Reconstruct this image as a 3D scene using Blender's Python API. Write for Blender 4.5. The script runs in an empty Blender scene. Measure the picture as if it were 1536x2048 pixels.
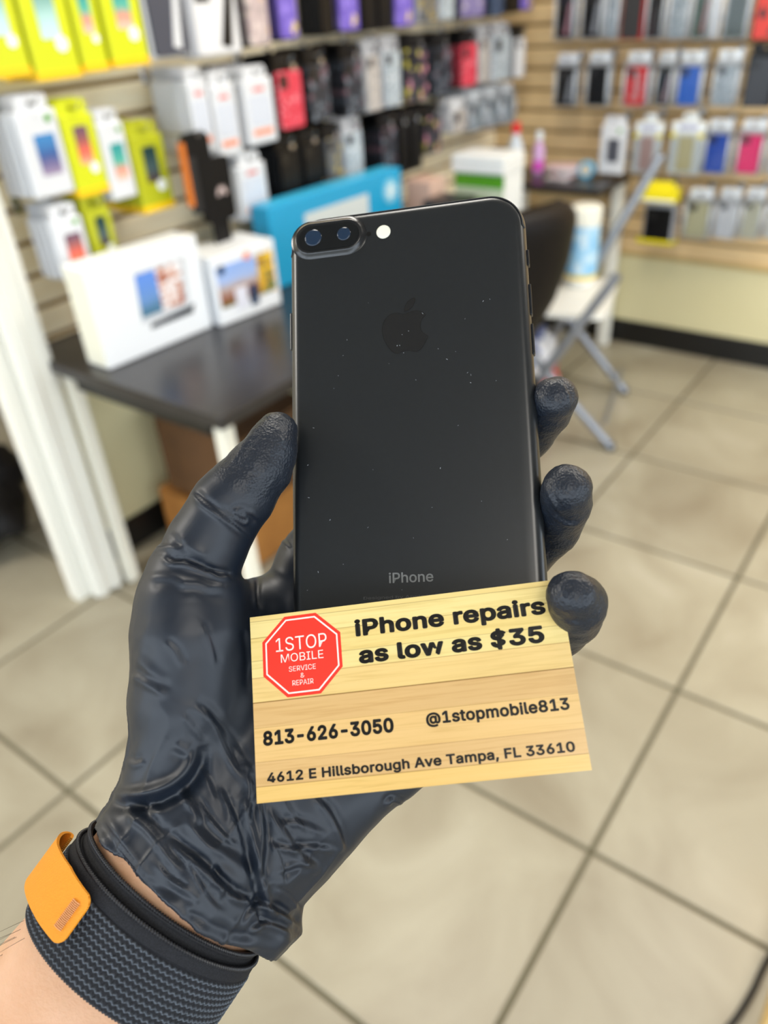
import bpy, bmesh, math, random, os
import numpy as np
from mathutils import Matrix, Vector
random.seed(7)
rng = np.random.default_rng(5)

# ------------------------------------------------------------------ camera
scene = bpy.context.scene
COL = scene.collection
CAMZ = 1.40
RIGHT = Vector((0.58667876, -0.80787914, -0.05602977))
UP = Vector((0.4815745, 0.29241839, 0.82618248))
BACK = Vector((-0.65107145, -0.51168622, 0.56060965))
CAMM = Matrix(((RIGHT.x, UP.x, BACK.x, 0), (RIGHT.y, UP.y, BACK.y, 0), (RIGHT.z, UP.z, BACK.z, CAMZ), (0, 0, 0, 1)))
FPX = 1540.0
cam_data = bpy.data.cameras.new('camera')
cam = bpy.data.objects.new('camera', cam_data)
COL.objects.link(cam)
cam.matrix_world = CAMM
cam_data.sensor_fit = 'VERTICAL'
cam_data.sensor_height = 36.0
cam_data.lens = FPX / 2048 * 36.0
cam_data.clip_start = 0.01
cam_data.clip_end = 60
cam_data.dof.use_dof = True
cam_data.dof.focus_distance = 0.232
cam_data.dof.aperture_fstop = 8.0
scene.camera = cam

# ------------------------------------------------------------------ world, lights, exposure
world = bpy.data.worlds.new('world')
scene.world = world
world.use_nodes = True
wb = world.node_tree.nodes['Background']
wb.inputs[0].default_value = (0.80, 0.90, 1.0, 1)
wb.inputs[1].default_value = 4.0
scene.view_settings.view_transform = 'Standard'
scene.view_settings.look = 'None'
scene.view_settings.gamma = 1
scene.view_settings.use_curve_mapping = False
scene.view_settings.exposure = 0.05
try:
    scene.cycles.use_denoising = True
    scene.cycles.max_bounces = 8
except Exception:
    pass
CEIL = 2.75
LAMPS = [(-0.75, -0.93), (2.1, -0.9), (2.3, 0.1), (-0.9, 2.4), (-2.0, -3.0), (1.25, 0.95)]  # fourth lamp added to light the phone's edge, last to brighten the left slats
POWER = [16, 28, 26, 55, 16, 24]
for (lx, ly), pw in zip(LAMPS, POWER):
    ld = bpy.data.lights.new('panel_light', 'AREA')
    ld.shape = 'RECTANGLE'
    ld.size = 1.1
    ld.size_y = 0.5
    ld.energy = pw
    ld.color = (1.0, 0.95, 0.87)
    lo = bpy.data.objects.new('panel_light', ld)
    lo.location = (lx, ly, CEIL - 0.075)
    COL.objects.link(lo)


# ------------------------------------------------------------------ helpers
def lin(c):
    return tuple((x / 255 / 12.92) if x / 255 <= 0.04045 else ((x / 255 + 0.055) / 1.055) ** 2.4 for x in c)


def C(*c):
    return lin(c) + (1.0,)


MATS = {}


def mat(name, color, rough=0.5, metal=0.0, spec=0.5, alpha=1.0, emit=None, coat=0.0, sss=0.0, trans=0.0):
    if name in MATS:
        return MATS[name]
    m = bpy.data.materials.new(name)
    m.use_nodes = True
    b = m.node_tree.nodes['Principled BSDF']
    b.inputs['Base Color'].default_value = color if len(color) == 4 else tuple(color) + (1,)
    b.inputs['Roughness'].default_value = rough
    b.inputs['Metallic'].default_value = metal
    b.inputs['Specular IOR Level'].default_value = spec
    b.inputs['Alpha'].default_value = alpha
    b.inputs['Coat Weight'].default_value = coat
    b.inputs['Coat Roughness'].default_value = 0.1
    b.inputs['Transmission Weight'].default_value = trans
    if sss:
        b.inputs['Subsurface Weight'].default_value = sss
        b.inputs['Subsurface Radius'].default_value = (1, 0.35, 0.18)
        b.inputs['Subsurface Scale'].default_value = 0.004
    if emit:
        b.inputs['Emission Color'].default_value = color
        b.inputs['Emission Strength'].default_value = emit
    MATS[name] = m
    return m


def nd(m, t, **kw):
    n = m.node_tree.nodes.new(t)
    for k, v in kw.items():
        if k in n.inputs.keys():
            n.inputs[k].default_value = v
        else:
            setattr(n, k, v)
    return n


def lk(m, a, b):
    m.node_tree.links.new(a, b)


def ramp(m, stops, interp='LINEAR'):
    r = nd(m, 'ShaderNodeValToRGB')
    cr = r.color_ramp
    cr.interpolation = interp
    while len(cr.elements) < len(stops):
        cr.elements.new(0.5)
    for e, (p, c) in zip(cr.elements, stops):
        e.position = p
        e.color = c
    return r


def bsdf(m):
    return m.node_tree.nodes['Principled BSDF']


def noise_mat(name, stops, scale=5.0, rough=0.5, detail=4.0, bump=0.0, bump_scale=None, metal=0.0, stretch=None, coat=0.0, spec=0.5, dist=0.0):
    m = mat(name, (0.5, 0.5, 0.5, 1), rough, metal, spec, coat=coat)
    tc = nd(m, 'ShaderNodeTexCoord')
    mp = nd(m, 'ShaderNodeMapping')
    if stretch:
        mp.inputs['Scale'].default_value = stretch
    lk(m, tc.outputs['Object'], mp.inputs['Vector'])
    n = nd(m, 'ShaderNodeTexNoise', Scale=scale, Detail=detail, Distortion=dist)
    lk(m, mp.outputs[0], n.inputs['Vector'])
    r = ramp(m, stops)
    lk(m, n.outputs['Fac'], r.inputs[0])
    lk(m, r.outputs[0], bsdf(m).inputs['Base Color'])
    if bump:
        n2 = nd(m, 'ShaderNodeTexNoise', Scale=bump_scale or scale * 4, Detail=5.0)
        lk(m, mp.outputs[0], n2.inputs['Vector'])
        bp = nd(m, 'ShaderNodeBump', Strength=bump, Distance=0.01)
        lk(m, n2.outputs['Fac'], bp.inputs['Height'])
        lk(m, bp.outputs[0], bsdf(m).inputs['Normal'])
    return m


def blotch_mat(name, base, spots, scale=40.0, rough=0.35):
    """printed pattern: voronoi blotches in several colours over a base"""
    m = mat(name, base, rough)
    tc = nd(m, 'ShaderNodeTexCoord')
    v = nd(m, 'ShaderNodeTexVoronoi', Scale=scale)
    lk(m, tc.outputs['Object'], v.inputs['Vector'])
    sep = nd(m, 'ShaderNodeSeparateColor')
    lk(m, v.outputs['Color'], sep.inputs[0])
    n = len(spots)
    r = ramp(m, [(i / n * 0.999, c) for i, c in enumerate(spots)], 'CONSTANT')
    lk(m, sep.outputs[0], r.inputs[0])
    lt = nd(m, 'ShaderNodeMath', operation='LESS_THAN')
    lt.inputs[1].default_value = 0.48
    lk(m, v.outputs['Distance'], lt.inputs[0])
    mx = nd(m, 'ShaderNodeMix', data_type='RGBA')
    mx.inputs[6].default_value = base
    lk(m, lt.outputs[0], mx.inputs[0])
    lk(m, r.outputs[0], mx.inputs[7])
    lk(m, mx.outputs[2], bsdf(m).inputs['Base Color'])
    return m


def link(o, parent=None):
    COL.objects.link(o)
    if parent is not None:
        o.parent = parent
    return o


def obj(name, mesh, m=None, parent=None, loc=None, smooth=False):
    if isinstance(mesh, bmesh.types.BMesh):
        me = bpy.data.meshes.new(name)
        mesh.to_mesh(me)
        mesh.free()
        mesh = me
    if m is not None and not mesh.materials:
        mesh.materials.append(m)
    if smooth:
        mesh.polygons.foreach_set('use_smooth', [True] * len(mesh.polygons))
    o = bpy.data.objects.new(name, mesh)
    if loc:
        o.location = loc
    return link(o, parent)


def smooth_by_angle(o, ang=40):
    me = o.data
    me.polygons.foreach_set('use_smooth', [True] * len(me.polygons))
    bm = bmesh.new()
    bm.from_mesh(me)
    a = math.radians(ang)
    for e in bm.edges:
        if len(e.link_faces) == 2 and e.calc_face_angle(0) > a:
            e.smooth = False
    bm.to_mesh(me)
    bm.free()
    return o


def tag(o, label=None, cat=None, group=None, kind=None):
    if label:
        o['label'] = label
    if cat:
        o['category'] = cat
    if group:
        o['group'] = group
    if kind:
        o['kind'] = kind
    return o


def thing(name, label, cat, loc=(0, 0, 0), rz=0.0, group=None):
    o = bpy.data.objects.new(name, None)
    o.empty_display_size = 0.05
    COL.objects.link(o)
    o.location = loc
    o.rotation_euler = (0, 0, rz)
    return tag(o, label, cat, group)


def copy_thing(root, loc, label=None):
    r = root.copy()
    COL.objects.link(r)
    r.location = loc
    if label:
        r['label'] = label
    for ch in root.children:
        c = ch.copy()
        COL.objects.link(c)
        c.parent = r
        for g in ch.children:
            d = g.copy()
            COL.objects.link(d)
            d.parent = c
    return r


def bm_box(bm, lo, hi, bev=0.0, seg=1, mtx=None):
    r = bmesh.ops.create_cube(bm, size=1.0)
    vs = r['verts']
    c = [(a + b) / 2 for a, b in zip(lo, hi)]
    s = [abs(b - a) for a, b in zip(lo, hi)]
    for v in vs:
        v.co = Vector((v.co.x * s[0] + c[0], v.co.y * s[1] + c[1], v.co.z * s[2] + c[2]))
    if bev > 0:
        es = list({e for v in vs for e in v.link_edges})
        rr = bmesh.ops.bevel(bm, geom=es, offset=min(bev, min(s) * 0.45), segments=seg, affect='EDGES', profile=0.5)
        vs = list({v for v in rr['verts']} | {v for v in vs if v.is_valid})
    if mtx is not None:
        bmesh.ops.transform(bm, matrix=mtx, verts=[v for v in vs if v.is_valid])
    return vs


def box(name, lo, hi, m, parent=None, bev=0.0, seg=1):
    bm = bmesh.new()
    bm_box(bm, lo, hi, bev, seg)
    return obj(name, bm, m, parent)


def bm_tube(bm, pts, rad, seg=12, cap=True):
    """tube along points, rad scalar or list"""
    pts = [Vector(p) for p in pts]
    n = len(pts)
    rads = rad if isinstance(rad, (list, tuple)) else [rad] * n
    ref = None
    rings = []
    for i, p in enumerate(pts):
        t = (pts[min(i + 1, n - 1)] - pts[max(i - 1, 0)]).normalized()
        if ref is None:
            ref = t.orthogonal().normalized()
        else:
            ref = (ref - t * ref.dot(t)).normalized()
        b = t.cross(ref)
        rings.append([bm.verts.new(p + (ref * math.cos(2 * math.pi * k / seg) + b * math.sin(2 * math.pi * k / seg)) * rads[i]) for k in range(seg)])
    for a, b in zip(rings, rings[1:]):
        for k in range(seg):
            bm.faces.new((a[k], a[(k + 1) % seg], b[(k + 1) % seg], b[k]))
    if cap:
        bm.faces.new(list(reversed(rings[0])))
        bm.faces.new(rings[-1])


def tube(name, pts, rad, m, parent=None, seg=12):
    bm = bmesh.new()
    bm_tube(bm, pts, rad, seg)
    o = obj(name, bm, m, parent)
    return smooth_by_angle(o, 50)


def bm_lathe(bm, prof, seg=32):
    rings = []
    for r, z in prof:
        rings.append([bm.verts.new((r * math.cos(2 * math.pi * k / seg), r * math.sin(2 * math.pi * k / seg), z)) for k in range(seg)])
    for a, b in zip(rings, rings[1:]):
        for k in range(seg):
            bm.faces.new((a[k], a[(k + 1) % seg], b[(k + 1) % seg], b[k]))
    bm.faces.new(list(reversed(rings[0])))
    bm.faces.new(rings[-1])


def bm_prism(bm, poly, z0, z1):
    a = [bm.verts.new((x, y, z0)) for x, y in poly]
    b = [bm.verts.new((x, y, z1)) for x, y in poly]
    n = len(poly)
    bm.faces.new(list(reversed(a)))
    bm.faces.new(b)
    for i in range(n):
        bm.faces.new((a[i], a[(i + 1) % n], b[(i + 1) % n], b[i]))


def rrect(w, h, r, n=5, cx=0.0, cy=0.0):
    pts = []
    for sx, sy, a0 in ((1, 1, 0), (-1, 1, 90), (-1, -1, 180), (1, -1, 270)):
        for k in range(n + 1):
            a = math.radians(a0 + 90 * k / n)
            pts.append((cx + sx * (w / 2 - r) + r * math.cos(a), cy + sy * (h / 2 - r) + r * math.sin(a)))
    return pts


# ------------------------------------------------------------------ materials of the room
M_tile = noise_mat('floor_tile', [(0.28, C(138, 128, 108)), (0.45, C(154, 146, 126)), (0.6, C(165, 158, 138)), (0.75, C(178, 172, 154))], scale=3.2, rough=0.34, detail=7.0, dist=0.8, spec=0.4)
m = M_tile
_geo = nd(m, 'ShaderNodeNewGeometry')
lk(m, _geo.outputs['Position'], [n for n in m.node_tree.nodes if n.type == 'MAPPING'][0].inputs['Vector'])
_oi = nd(m, 'ShaderNodeObjectInfo')
_hsv = nd(m, 'ShaderNodeHueSaturation')
_mr = nd(m, 'ShaderNodeMapRange')
_mr.inputs[3].default_value = 0.94
_mr.inputs[4].default_value = 1.06
lk(m, _oi.outputs['Random'], _mr.inputs[0])
lk(m, _mr.outputs[0], _hsv.inputs['Value'])
_src = bsdf(m).inputs['Base Color'].links[0].from_socket
lk(m, _src, _hsv.inputs['Color'])
lk(m, _hsv.outputs[0], bsdf(m).inputs['Base Color'])
M_grout = mat('grout', C(98, 92, 72), 0.9)
M_slat = noise_mat('slat_board', [(0.3, C(250, 232, 194)), (0.7, C(254, 242, 212))], scale=6, rough=0.55, stretch=(1, 1, 8))
M_slat_r = noise_mat('slat_board_tan', [(0.3, C(222, 190, 138)), (0.7, C(236, 206, 156))], scale=6, rough=0.5, stretch=(1, 1, 8))
M_back = mat('slat_backing', C(150, 124, 84), 0.8)
M_cream = noise_mat('cream_panel', [(0.3, C(206, 196, 152)), (0.7, C(216, 207, 164))], scale=2, rough=0.6)
M_plaster = noise_mat('plaster', [(0.3, C(214, 203, 180)), (0.7, C(224, 214, 192))], scale=2, rough=0.8)
M_black_gloss = mat('black_base', C(14, 14, 14), 0.35)
M_white = mat('white_paint', C(232, 230, 220), 0.45)
M_chrome = mat('chrome', C(190, 192, 196), 0.25, 1.0)
M_ceiling = mat('ceiling_grey', C(150, 152, 156), 0.9)

# ------------------------------------------------------------------ structure
XR, YL, X0, Y0, YB = 3.345, 1.85, -3.0, -4.2, 3.3
TX, TY, PITCH = 0.395, 0.247, 0.4935
o = box('floor', (X0, Y0, -0.08), (XR + 0.15, YB, -0.0025), M_grout)
tag(o, kind='structure')
floor = o
tm = None
gap = 0.011
i0 = math.floor((X0 - TX) / PITCH)
j0 = math.floor((Y0 - TY) / PITCH)
for i in range(i0, 7):
    for j in range(j0, 7):
        ax, ay = TX + i * PITCH + gap / 2, TY + j * PITCH + gap / 2
        bx_, by_ = ax + PITCH - gap, ay + PITCH - gap
        ax, bx_ = max(ax, X0), min(bx_, XR + 0.15)
        ay, by_ = max(ay, Y0), min(by_, YB)
        if bx_ - ax < 0.03 or by_ - ay < 0.03:
            continue
        full = bx_ - ax > PITCH - gap - 1e-6 and by_ - ay > PITCH - gap - 1e-6
        if full and tm is not None:
            t = bpy.data.objects.new('tile', tm)
            link(t, floor)
            t.location = (ax, ay, 0)
        else:
            t = box('tile', (0, 0, -0.0035), (bx_ - ax, by_ - ay, 0), M_tile, floor, 0.0015)
            t.location = (ax, ay, 0)
            if full:
                tm = t.data

SLAT = 0.0777
ZS0, ZS1 = 0.40, 2.60
wall_left = tag(box('wall_left', (0.95, YL + 0.012, 0), (XR, YL + 0.12, CEIL), M_back), kind='structure')
wall_right = tag(box('wall_right', (XR + 0.012, -3.6, 0), (XR + 0.13, YL + 0.12, CEIL), M_back), kind='structure')
z = 1.253 - SLAT * 11
sl = sr = None
k = 0
while z < ZS1:
    # one long board with a tapered upper lip (groove above it)
    if sl is None:
        for nm, par, mm in (('slat', wall_left, M_slat), ('slat', wall_right, M_slat_r)):
            bm = bmesh.new()
            if par is wall_left:
                L0, L1 = 0.95, XR
                prof = [(0.012, 0), (0, 0.004), (0, 0.058), (0.005, 0.066), (0.012, 0.066)]
                a = [bm.verts.new((L0, YL + d, h)) for d, h in prof]
                b = [bm.verts.new((L1, YL + d, h)) for d, h in prof]
            else:
                L0, L1 = -3.6, YL
                prof = [(0.012, 0), (0, 0.004), (0, 0.058), (0.005, 0.066), (0.012, 0.066)]
                b = [bm.verts.new((XR + d, L0, h)) for d, h in prof]
                a = [bm.verts.new((XR + d, L1, h)) for d, h in prof]
            n = len(prof)
            for q in range(n):
                bm.faces.new((a[q], b[q], b[(q + 1) % n], a[(q + 1) % n]))
            bm.faces.new(a)
            bm.faces.new(list(reversed(b)))
            bmesh.ops.recalc_face_normals(bm, faces=bm.faces)
            s_ = obj(nm, bm, mm, par, loc=(0, 0, z))
            if par is wall_left:
                sl = s_
            else:
                sr = s_
    else:
        for s_ in (sl, sr):
            c = s_.copy()
            COL.objects.link(c)
            c.location.z = z
    z += SLAT
    k += 1
box('lower_panel', (0.95, YL - 0.012, 0.0), (XR, YL + 0.012, 0.655), M_cream, wall_left)
box('lower_panel', (XR - 0.012, -3.6, 0.0), (XR + 0.012, YL, ZS0), M_cream, wall_right)
box('ledge', (XR - 0.02, -3.6, ZS0 - 0.012), (XR + 0.012, YL, ZS0 + 0.004), mat('tan_edge', C(190, 165, 110), 0.5), wall_right, 0.003)
tag(box('baseboard_right', (XR - 0.024, -3.6, 0.0), (XR - 0.012, YL - 0.014, 0.105), M_black_gloss, None, 0.003), kind='structure')
tag(box('baseboard_left', (0.96, YL - 0.024, 0.0), (XR - 0.026, YL - 0.012, 0.105), M_black_gloss, None, 0.003), kind='structure')
tag(box('wall_back', (X0, YB, 0), (XR, YB + 0.1, CEIL), M_plaster), kind='structure')
tag(box('ceiling', (X0, Y0, CEIL), (XR + 0.13, YB + 0.1, CEIL + 0.08), M_ceiling), kind='structure')
tag(box('wall_far_right', (XR + 0.012, YL + 0.13, 0), (XR + 0.13, YB, CEIL), M_plaster), kind='structure')

# white post where the slatwall ends
bm = bmesh.new()
bm_box(bm, (0.838, 1.72, 0), (0.928, 1.80, CEIL), 0.004)
bm_box(bm, (0.80, 1.755, 0), (0.838, 1.80, CEIL), 0.003)
bm_box(bm, (0.852, 1.713, 0), (0.872, 1.722, CEIL), 0.002)
bm_box(bm, (0.898, 1.713, 0), (0.914, 1.722, CEIL), 0.002)
tag(obj('trim_1', bm, M_white), kind='structure')

# storefront glazing behind the photographer
M_frame = mat('aluminium_frame', C(70, 66, 60), 0.4, 0.8)
M_glass = mat('window_glass', (1, 1, 1, 1), 0.0, 0, 0.5, trans=1.0)
nw = 1
for (ax, a0, a1, c, n) in (('y', Y0, YB, X0, 5), ('x', X0, XR, Y0, 4)):
    step = (a1 - a0) / n
    for q in range(n):
        u0, u1 = a0 + q * step, a0 + (q + 1) * step
        bm = bmesh.new()
        for (p0, p1, h0, h1) in ((u0, u0 + 0.05, 0, CEIL), (u1 - 0.05, u1, 0, CEIL), (u0, u1, 0, 0.25), (u0, u1, CEIL - 0.2, CEIL)):
            if ax == 'y':
                bm_box(bm, (c - 0.04, p0, h0), (c, p1, h1), 0.004)
            else:
                bm_box(bm, (p0, c - 0.04, h0), (p1, c, h1), 0.004)
        tag(obj('window_%d' % nw, bm, M_frame), kind='structure')
        nw += 1

# pavement outside
tag(box('ground', (-20, -20, -0.3), (20, 20, -0.1), noise_mat('pavement', [(0.3, C(168, 165, 158)), (0.7, C(186, 183, 176))], scale=1.5, rough=0.9)), kind='structure')

# ceiling light fittings
for i, (lx, ly) in enumerate(LAMPS):
    where = ['just behind the photographer', 'over the middle of the right wall', 'over the tiles facing the far right wall', 'added to brighten the space behind the white post', 'in the front corner by the windows', 'added over the black table to brighten the slatwall'][i]
    t = thing('ceiling_light', 'recessed white panel light ' + where, 'light', (lx, ly, CEIL), 0, 'ceiling panel lights')
    bm = bmesh.new()
    for (a, b, c_, d) in ((-0.62, -0.31, 0.62, -0.27), (-0.62, 0.27, 0.62, 0.31), (-0.62, -0.27, -0.58, 0.27), (0.58, -0.27, 0.62, 0.27)):
        bm_box(bm, (a, b, -0.08), (c_, d, 0), 0.003)
    obj('frame', bm, M_white, t)

# ------------------------------------------------------------------ table on the left
M_top = noise_mat('table_top', [(0.3, C(30, 28, 30)), (0.7, C(38, 36, 38))], scale=30, rough=0.28, spec=0.6)
M_leg = mat('cream_leg', C(232, 228, 212), 0.5)
t = thing('display_table', 'black topped table with cream legs against the left slatwall', 'table', (0.91, 1.12, 0))
box('table_top', (0, 0, 0.672), (1.70, 0.722, 0.70), M_top, t, 0.004, 2)
for (lx, ly) in ((0.027, 0.575), (0.03, 0.035), (1.25, 0.56), (1.25, 0.035)):
    box('leg', (lx, ly, 0), (lx + 0.034, ly + 0.034, 0.672), M_leg, t, 0.004)
box('apron', (0.05, 0.665, 0.60), (1.65, 0.685, 0.672), M_leg, t, 0.002)
box('side_rail', (0.035, 0.085, 0.62), (0.055, 0.56, 0.672), M_black_gloss, t, 0.002)

# cardboard boxes beneath it
M_card = noise_mat('cardboard', [(0.3, C(150, 98, 40)), (0.7, C(172, 116, 52))], scale=12, rough=0.85)
M_card_d = noise_mat('cardboard_dark', [(0.3, C(84, 56, 28)), (0.7, C(98, 66, 34))], scale=12, rough=0.85)


def carton(label, loc, rz, w, d, h, m, flap=0.4, group=None):
    t = thing('cardboard_box', label, 'box', loc, rz, group)
    bm = bmesh.new()
    th = 0.004
    bm_box(bm, (-w / 2, -d / 2, 0), (w / 2, d / 2, th))
    bm_box(bm, (-w / 2, -d / 2, 0), (w / 2, -d / 2 + th, h))
    bm_box(bm, (-w / 2, d / 2 - th, 0), (w / 2, d / 2, h))
    bm_box(bm, (-w / 2, -d / 2, 0), (-w / 2 + th, d / 2, h))
    bm_box(bm, (w / 2 - th, -d / 2, 0), (w / 2, d / 2, h))
    obj('body', bm, m, t)
    if flap <= 0:
        box('flap', (-w / 2, -d / 2, h), (w / 2, -0.003, h + 0.004), m, t, 0.001)
        box('flap', (-w / 2, 0.003, h), (w / 2, d / 2, h + 0.004), m, t, 0.001)
        box('tape', (-w / 2 - 0.001, -0.02, h + 0.004), (w / 2 + 0.001, 0.02, h + 0.0045), mat('tape_tan', C(190, 150, 90), 0.3), t)
        return t
    for (px, py, ang, L, W) in ((0, -d / 2, 0, w, d * flap), (0, d / 2, math.pi, w, d * flap), (-w / 2, 0, -math.pi / 2, d, w * flap), (w / 2, 0, math.pi / 2, d, w * flap)):
        bm = bmesh.new()
        M = Matrix.Translation((px, py, h)) @ Matrix.Rotation(ang, 4, 'Z') @ Matrix.Rotation(math.radians(-35), 4, 'X')
        bm_box(bm, (-L / 2 + 0.002, -W, 0), (L / 2 - 0.002, 0, th), mtx=M)
        obj('flap', bm, m, t)
    return t


carton('golden brown cardboard box on the floor under the table, lowest of two', (1.32, 1.595, 0.0), 0.0, 0.34, 0.34, 0.19, M_card, 0.0)
carton('dark brown cardboard box under the table, standing on the golden one', (1.335, 1.58, 0.1945), 0.04, 0.31, 0.32, 0.23, M_card_d, 0.0)
t = thing('floor_bag', 'black bag on the floor under the right half of the table', 'bag', (2.3, 1.5, 0))
bm = bmesh.new()
bmesh.ops.create_icosphere(bm, subdivisions=4, radius=1)
for v in bm.verts:
    n = v.co.copy()
    r = 1 + 0.08 * math.sin(7 * n.x + 3 * n.z) + 0.05 * math.sin(13 * n.y + 5 * n.z)
    v.co = Vector((n.x * 0.28 * r, n.y * 0.22 * r, max(0.0, 0.24 + n.z * 0.25 * r)))
obj('sack', bm, mat('black_plastic', C(18, 18, 20), 0.35), t, smooth=True)
bm = bmesh.new()
bm_tube(bm, [(-0.1, 0, 0.46), (-0.08, 0, 0.54), (0, 0, 0.57), (0.08, 0, 0.54), (0.1, 0, 0.46)], 0.008, 8)
obj('handle', bm, MATS['black_plastic'], t, smooth=True)

# bags behind the post
for nm, lab, loc, sc, mm in (('floor_bag', 'black bag on the floor behind the white post', (0.80, 2.32, 0), (0.20, 0.24, 0.17), mat('black_fabric', C(20, 20, 24), 0.7)),
                             ('plastic_bag', 'crumpled grey and white plastic bag lying on the black bag behind the post', (0.80, 2.30, 0.31), (0.17, 0.20, 0.11), noise_mat('grey_plastic', [(0.42, C(110, 112, 116)), (0.5, C(200, 200, 196)), (0.62, C(225, 225, 222))], scale=9, rough=0.35, dist=1.5))):
    t = thing(nm, lab, 'bag', loc)
    bm = bmesh.new()
    bmesh.ops.create_icosphere(bm, subdivisions=4, radius=1)
    for v in bm.verts:
        n = v.co.copy()
        r = 1 + 0.1 * math.sin(6 * n.x + 4 * n.z + 1) + 0.06 * math.sin(15 * n.y + 9 * n.z) + 0.03 * math.sin(31 * n.x - 17 * n.y)
        v.co = Vector((n.x * sc[0] * r, n.y * sc[1] * r, max(0.0, sc[2] + n.z * sc[2] * r)))
    obj('sack', bm, mm, t, smooth=True)
    bm = bmesh.new()
    for s in (-1, 1):
        bm_tube(bm, [(s * 0.03 - 0.03, 0, 2 * sc[2] - 0.03), (s * 0.05 - 0.03, 0.02, 2 * sc[2] + 0.03), (s * 0.03, 0.05, 2 * sc[2] + 0.04), (s * 0.04 + 0.04, 0.06, 2 * sc[2] - 0.03)], 0.006, 8)
    obj('handle', bm, mm, t, smooth=True)

# ------------------------------------------------------------------ boxes on the table
M_box_white = mat('white_box', C(236, 238, 240), 0.35)
M_box_cream = mat('cream_side', C(226, 224, 206), 0.45)


def sky_photo(name, kind):
    """a printed photo made of colour bands and blobs (flat print)"""
    m = mat(name, (0.5, 0.5, 0.5, 1), 0.25)
    tc = nd(m, 'ShaderNodeTexCoord')
    sp = nd(m, 'ShaderNodeSeparateXYZ')
    lk(m, tc.outputs['Generated'], sp.inputs[0])
    n = nd(m, 'ShaderNodeTexNoise', Scale=4.0, Detail=3.0)
    lk(m, tc.outputs['Generated'], n.inputs['Vector'])
    ad = nd(m, 'ShaderNodeMath', operation='MULTIPLY_ADD')
    ad.inputs[1].default_value = 0.25
    lk(m, n.outputs['Fac'], ad.inputs[0])
    lk(m, sp.outputs['Z'], ad.inputs[2])
    if kind == 'sea':
        r1 = ramp(m, [(0.0, C(60, 110, 130)), (0.30, C(90, 130, 160)), (0.5, C(110, 150, 205)), (1.0, C(100, 145, 225))])
    elif kind == 'land':
        r1 = ramp(m, [(0.0, C(90, 120, 60)), (0.35, C(150, 90, 70)), (0.55, C(190, 170, 160)), (0.75, C(170, 190, 230)), (1.0, C(150, 180, 235))])
    elif kind == 'phone':
        r1 = ramp(m, [(0.0, C(190, 170, 190)), (0.35, C(120, 110, 150)), (0.6, C(60, 90, 150)), (1.0, C(60, 130, 190))])
    elif kind == 'teal':
        r1 = ramp(m, [(0.1, C(240, 210, 190)), (0.4, C(225, 150, 130)), (0.6, C(90, 180, 160)), (1.0, C(40, 150, 150))])
    elif kind == 'pale':
        r1 = ramp(m, [(0.1, C(205, 225, 240)), (0.6, C(170, 210, 205)), (1.0, C(110, 160, 150))])
    elif kind == 'orange':
        r1 = ramp(m, [(0.1, C(250, 190, 150)), (0.4, C(240, 110, 90)), (0.8, C(150, 90, 90)), (1.0, C(110, 80, 100))])
    else:
        r1 = ramp(m, [(0.1, C(80, 50, 50)), (0.5, C(70, 90, 90)), (1.0, C(30, 60, 60))])
    lk(m, ad.outputs[0], r1.inputs[0])
    out = r1.outputs[0]
    if kind in ('sea', 'land'):
        lt = nd(m, 'ShaderNodeMath', operation='GREATER_THAN')
        lt.inputs[1].default_value = 0.45 if kind == 'sea' else 0.7
        lk(m, sp.outputs['X'], lt.inputs[0])
        n2 = nd(m, 'ShaderNodeTexNoise', Scale=6.0, Detail=2.0)
        lk(m, tc.outputs['Generated'], n2.inputs['Vector'])
        r2 = ramp(m, [(0.38, C(150, 70, 50)), (0.47, C(214, 150, 120)), (0.55, C(240, 236, 235)), (1, C(240, 240, 245))]) if kind == 'sea' else ramp(m, [(0.4, C(60, 120, 80)), (0.5, C(200, 140, 50)), (0.6, C(235, 195, 60)), (1, C(235, 195, 60))])
        lk(m, n2.outputs['Fac'], r2.inputs[0])
        mx = nd(m, 'ShaderNodeMix', data_type='RGBA')
        lk(m, lt.outputs[0], mx.inputs[0])
        lk(m, out, mx.inputs[6])
        lk(m, r2.outputs[0], mx.inputs[7])
        out = mx.outputs[2]
    lk(m, out, bsdf(m).inputs['Base Color'])
    return m


P_sea, P_land = sky_photo('print_sea', 'sea'), sky_photo('print_land', 'land')
P_phone, P_teal, P_pale, P_orange, P_dark = [sky_photo('print_' + k, k) for k in ('phone', 'teal', 'pale', 'orange', 'dark')]

t = thing('tablet_box', 'large white tablet box with a screen picture, at the left end of the table', 'box', (0.955, 1.535, 0.70), math.radians(-2))
bm = bmesh.new()
bm_box(bm, (0, 0, 0.002), (0.318, 0.085, 0.234), 0.0025, 2)
obj('carton', bm, M_box_white, t)
box('side_label', (-0.0008, 0.004, 0.006), (0.0, 0.081, 0.230), M_box_cream, t)
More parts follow.
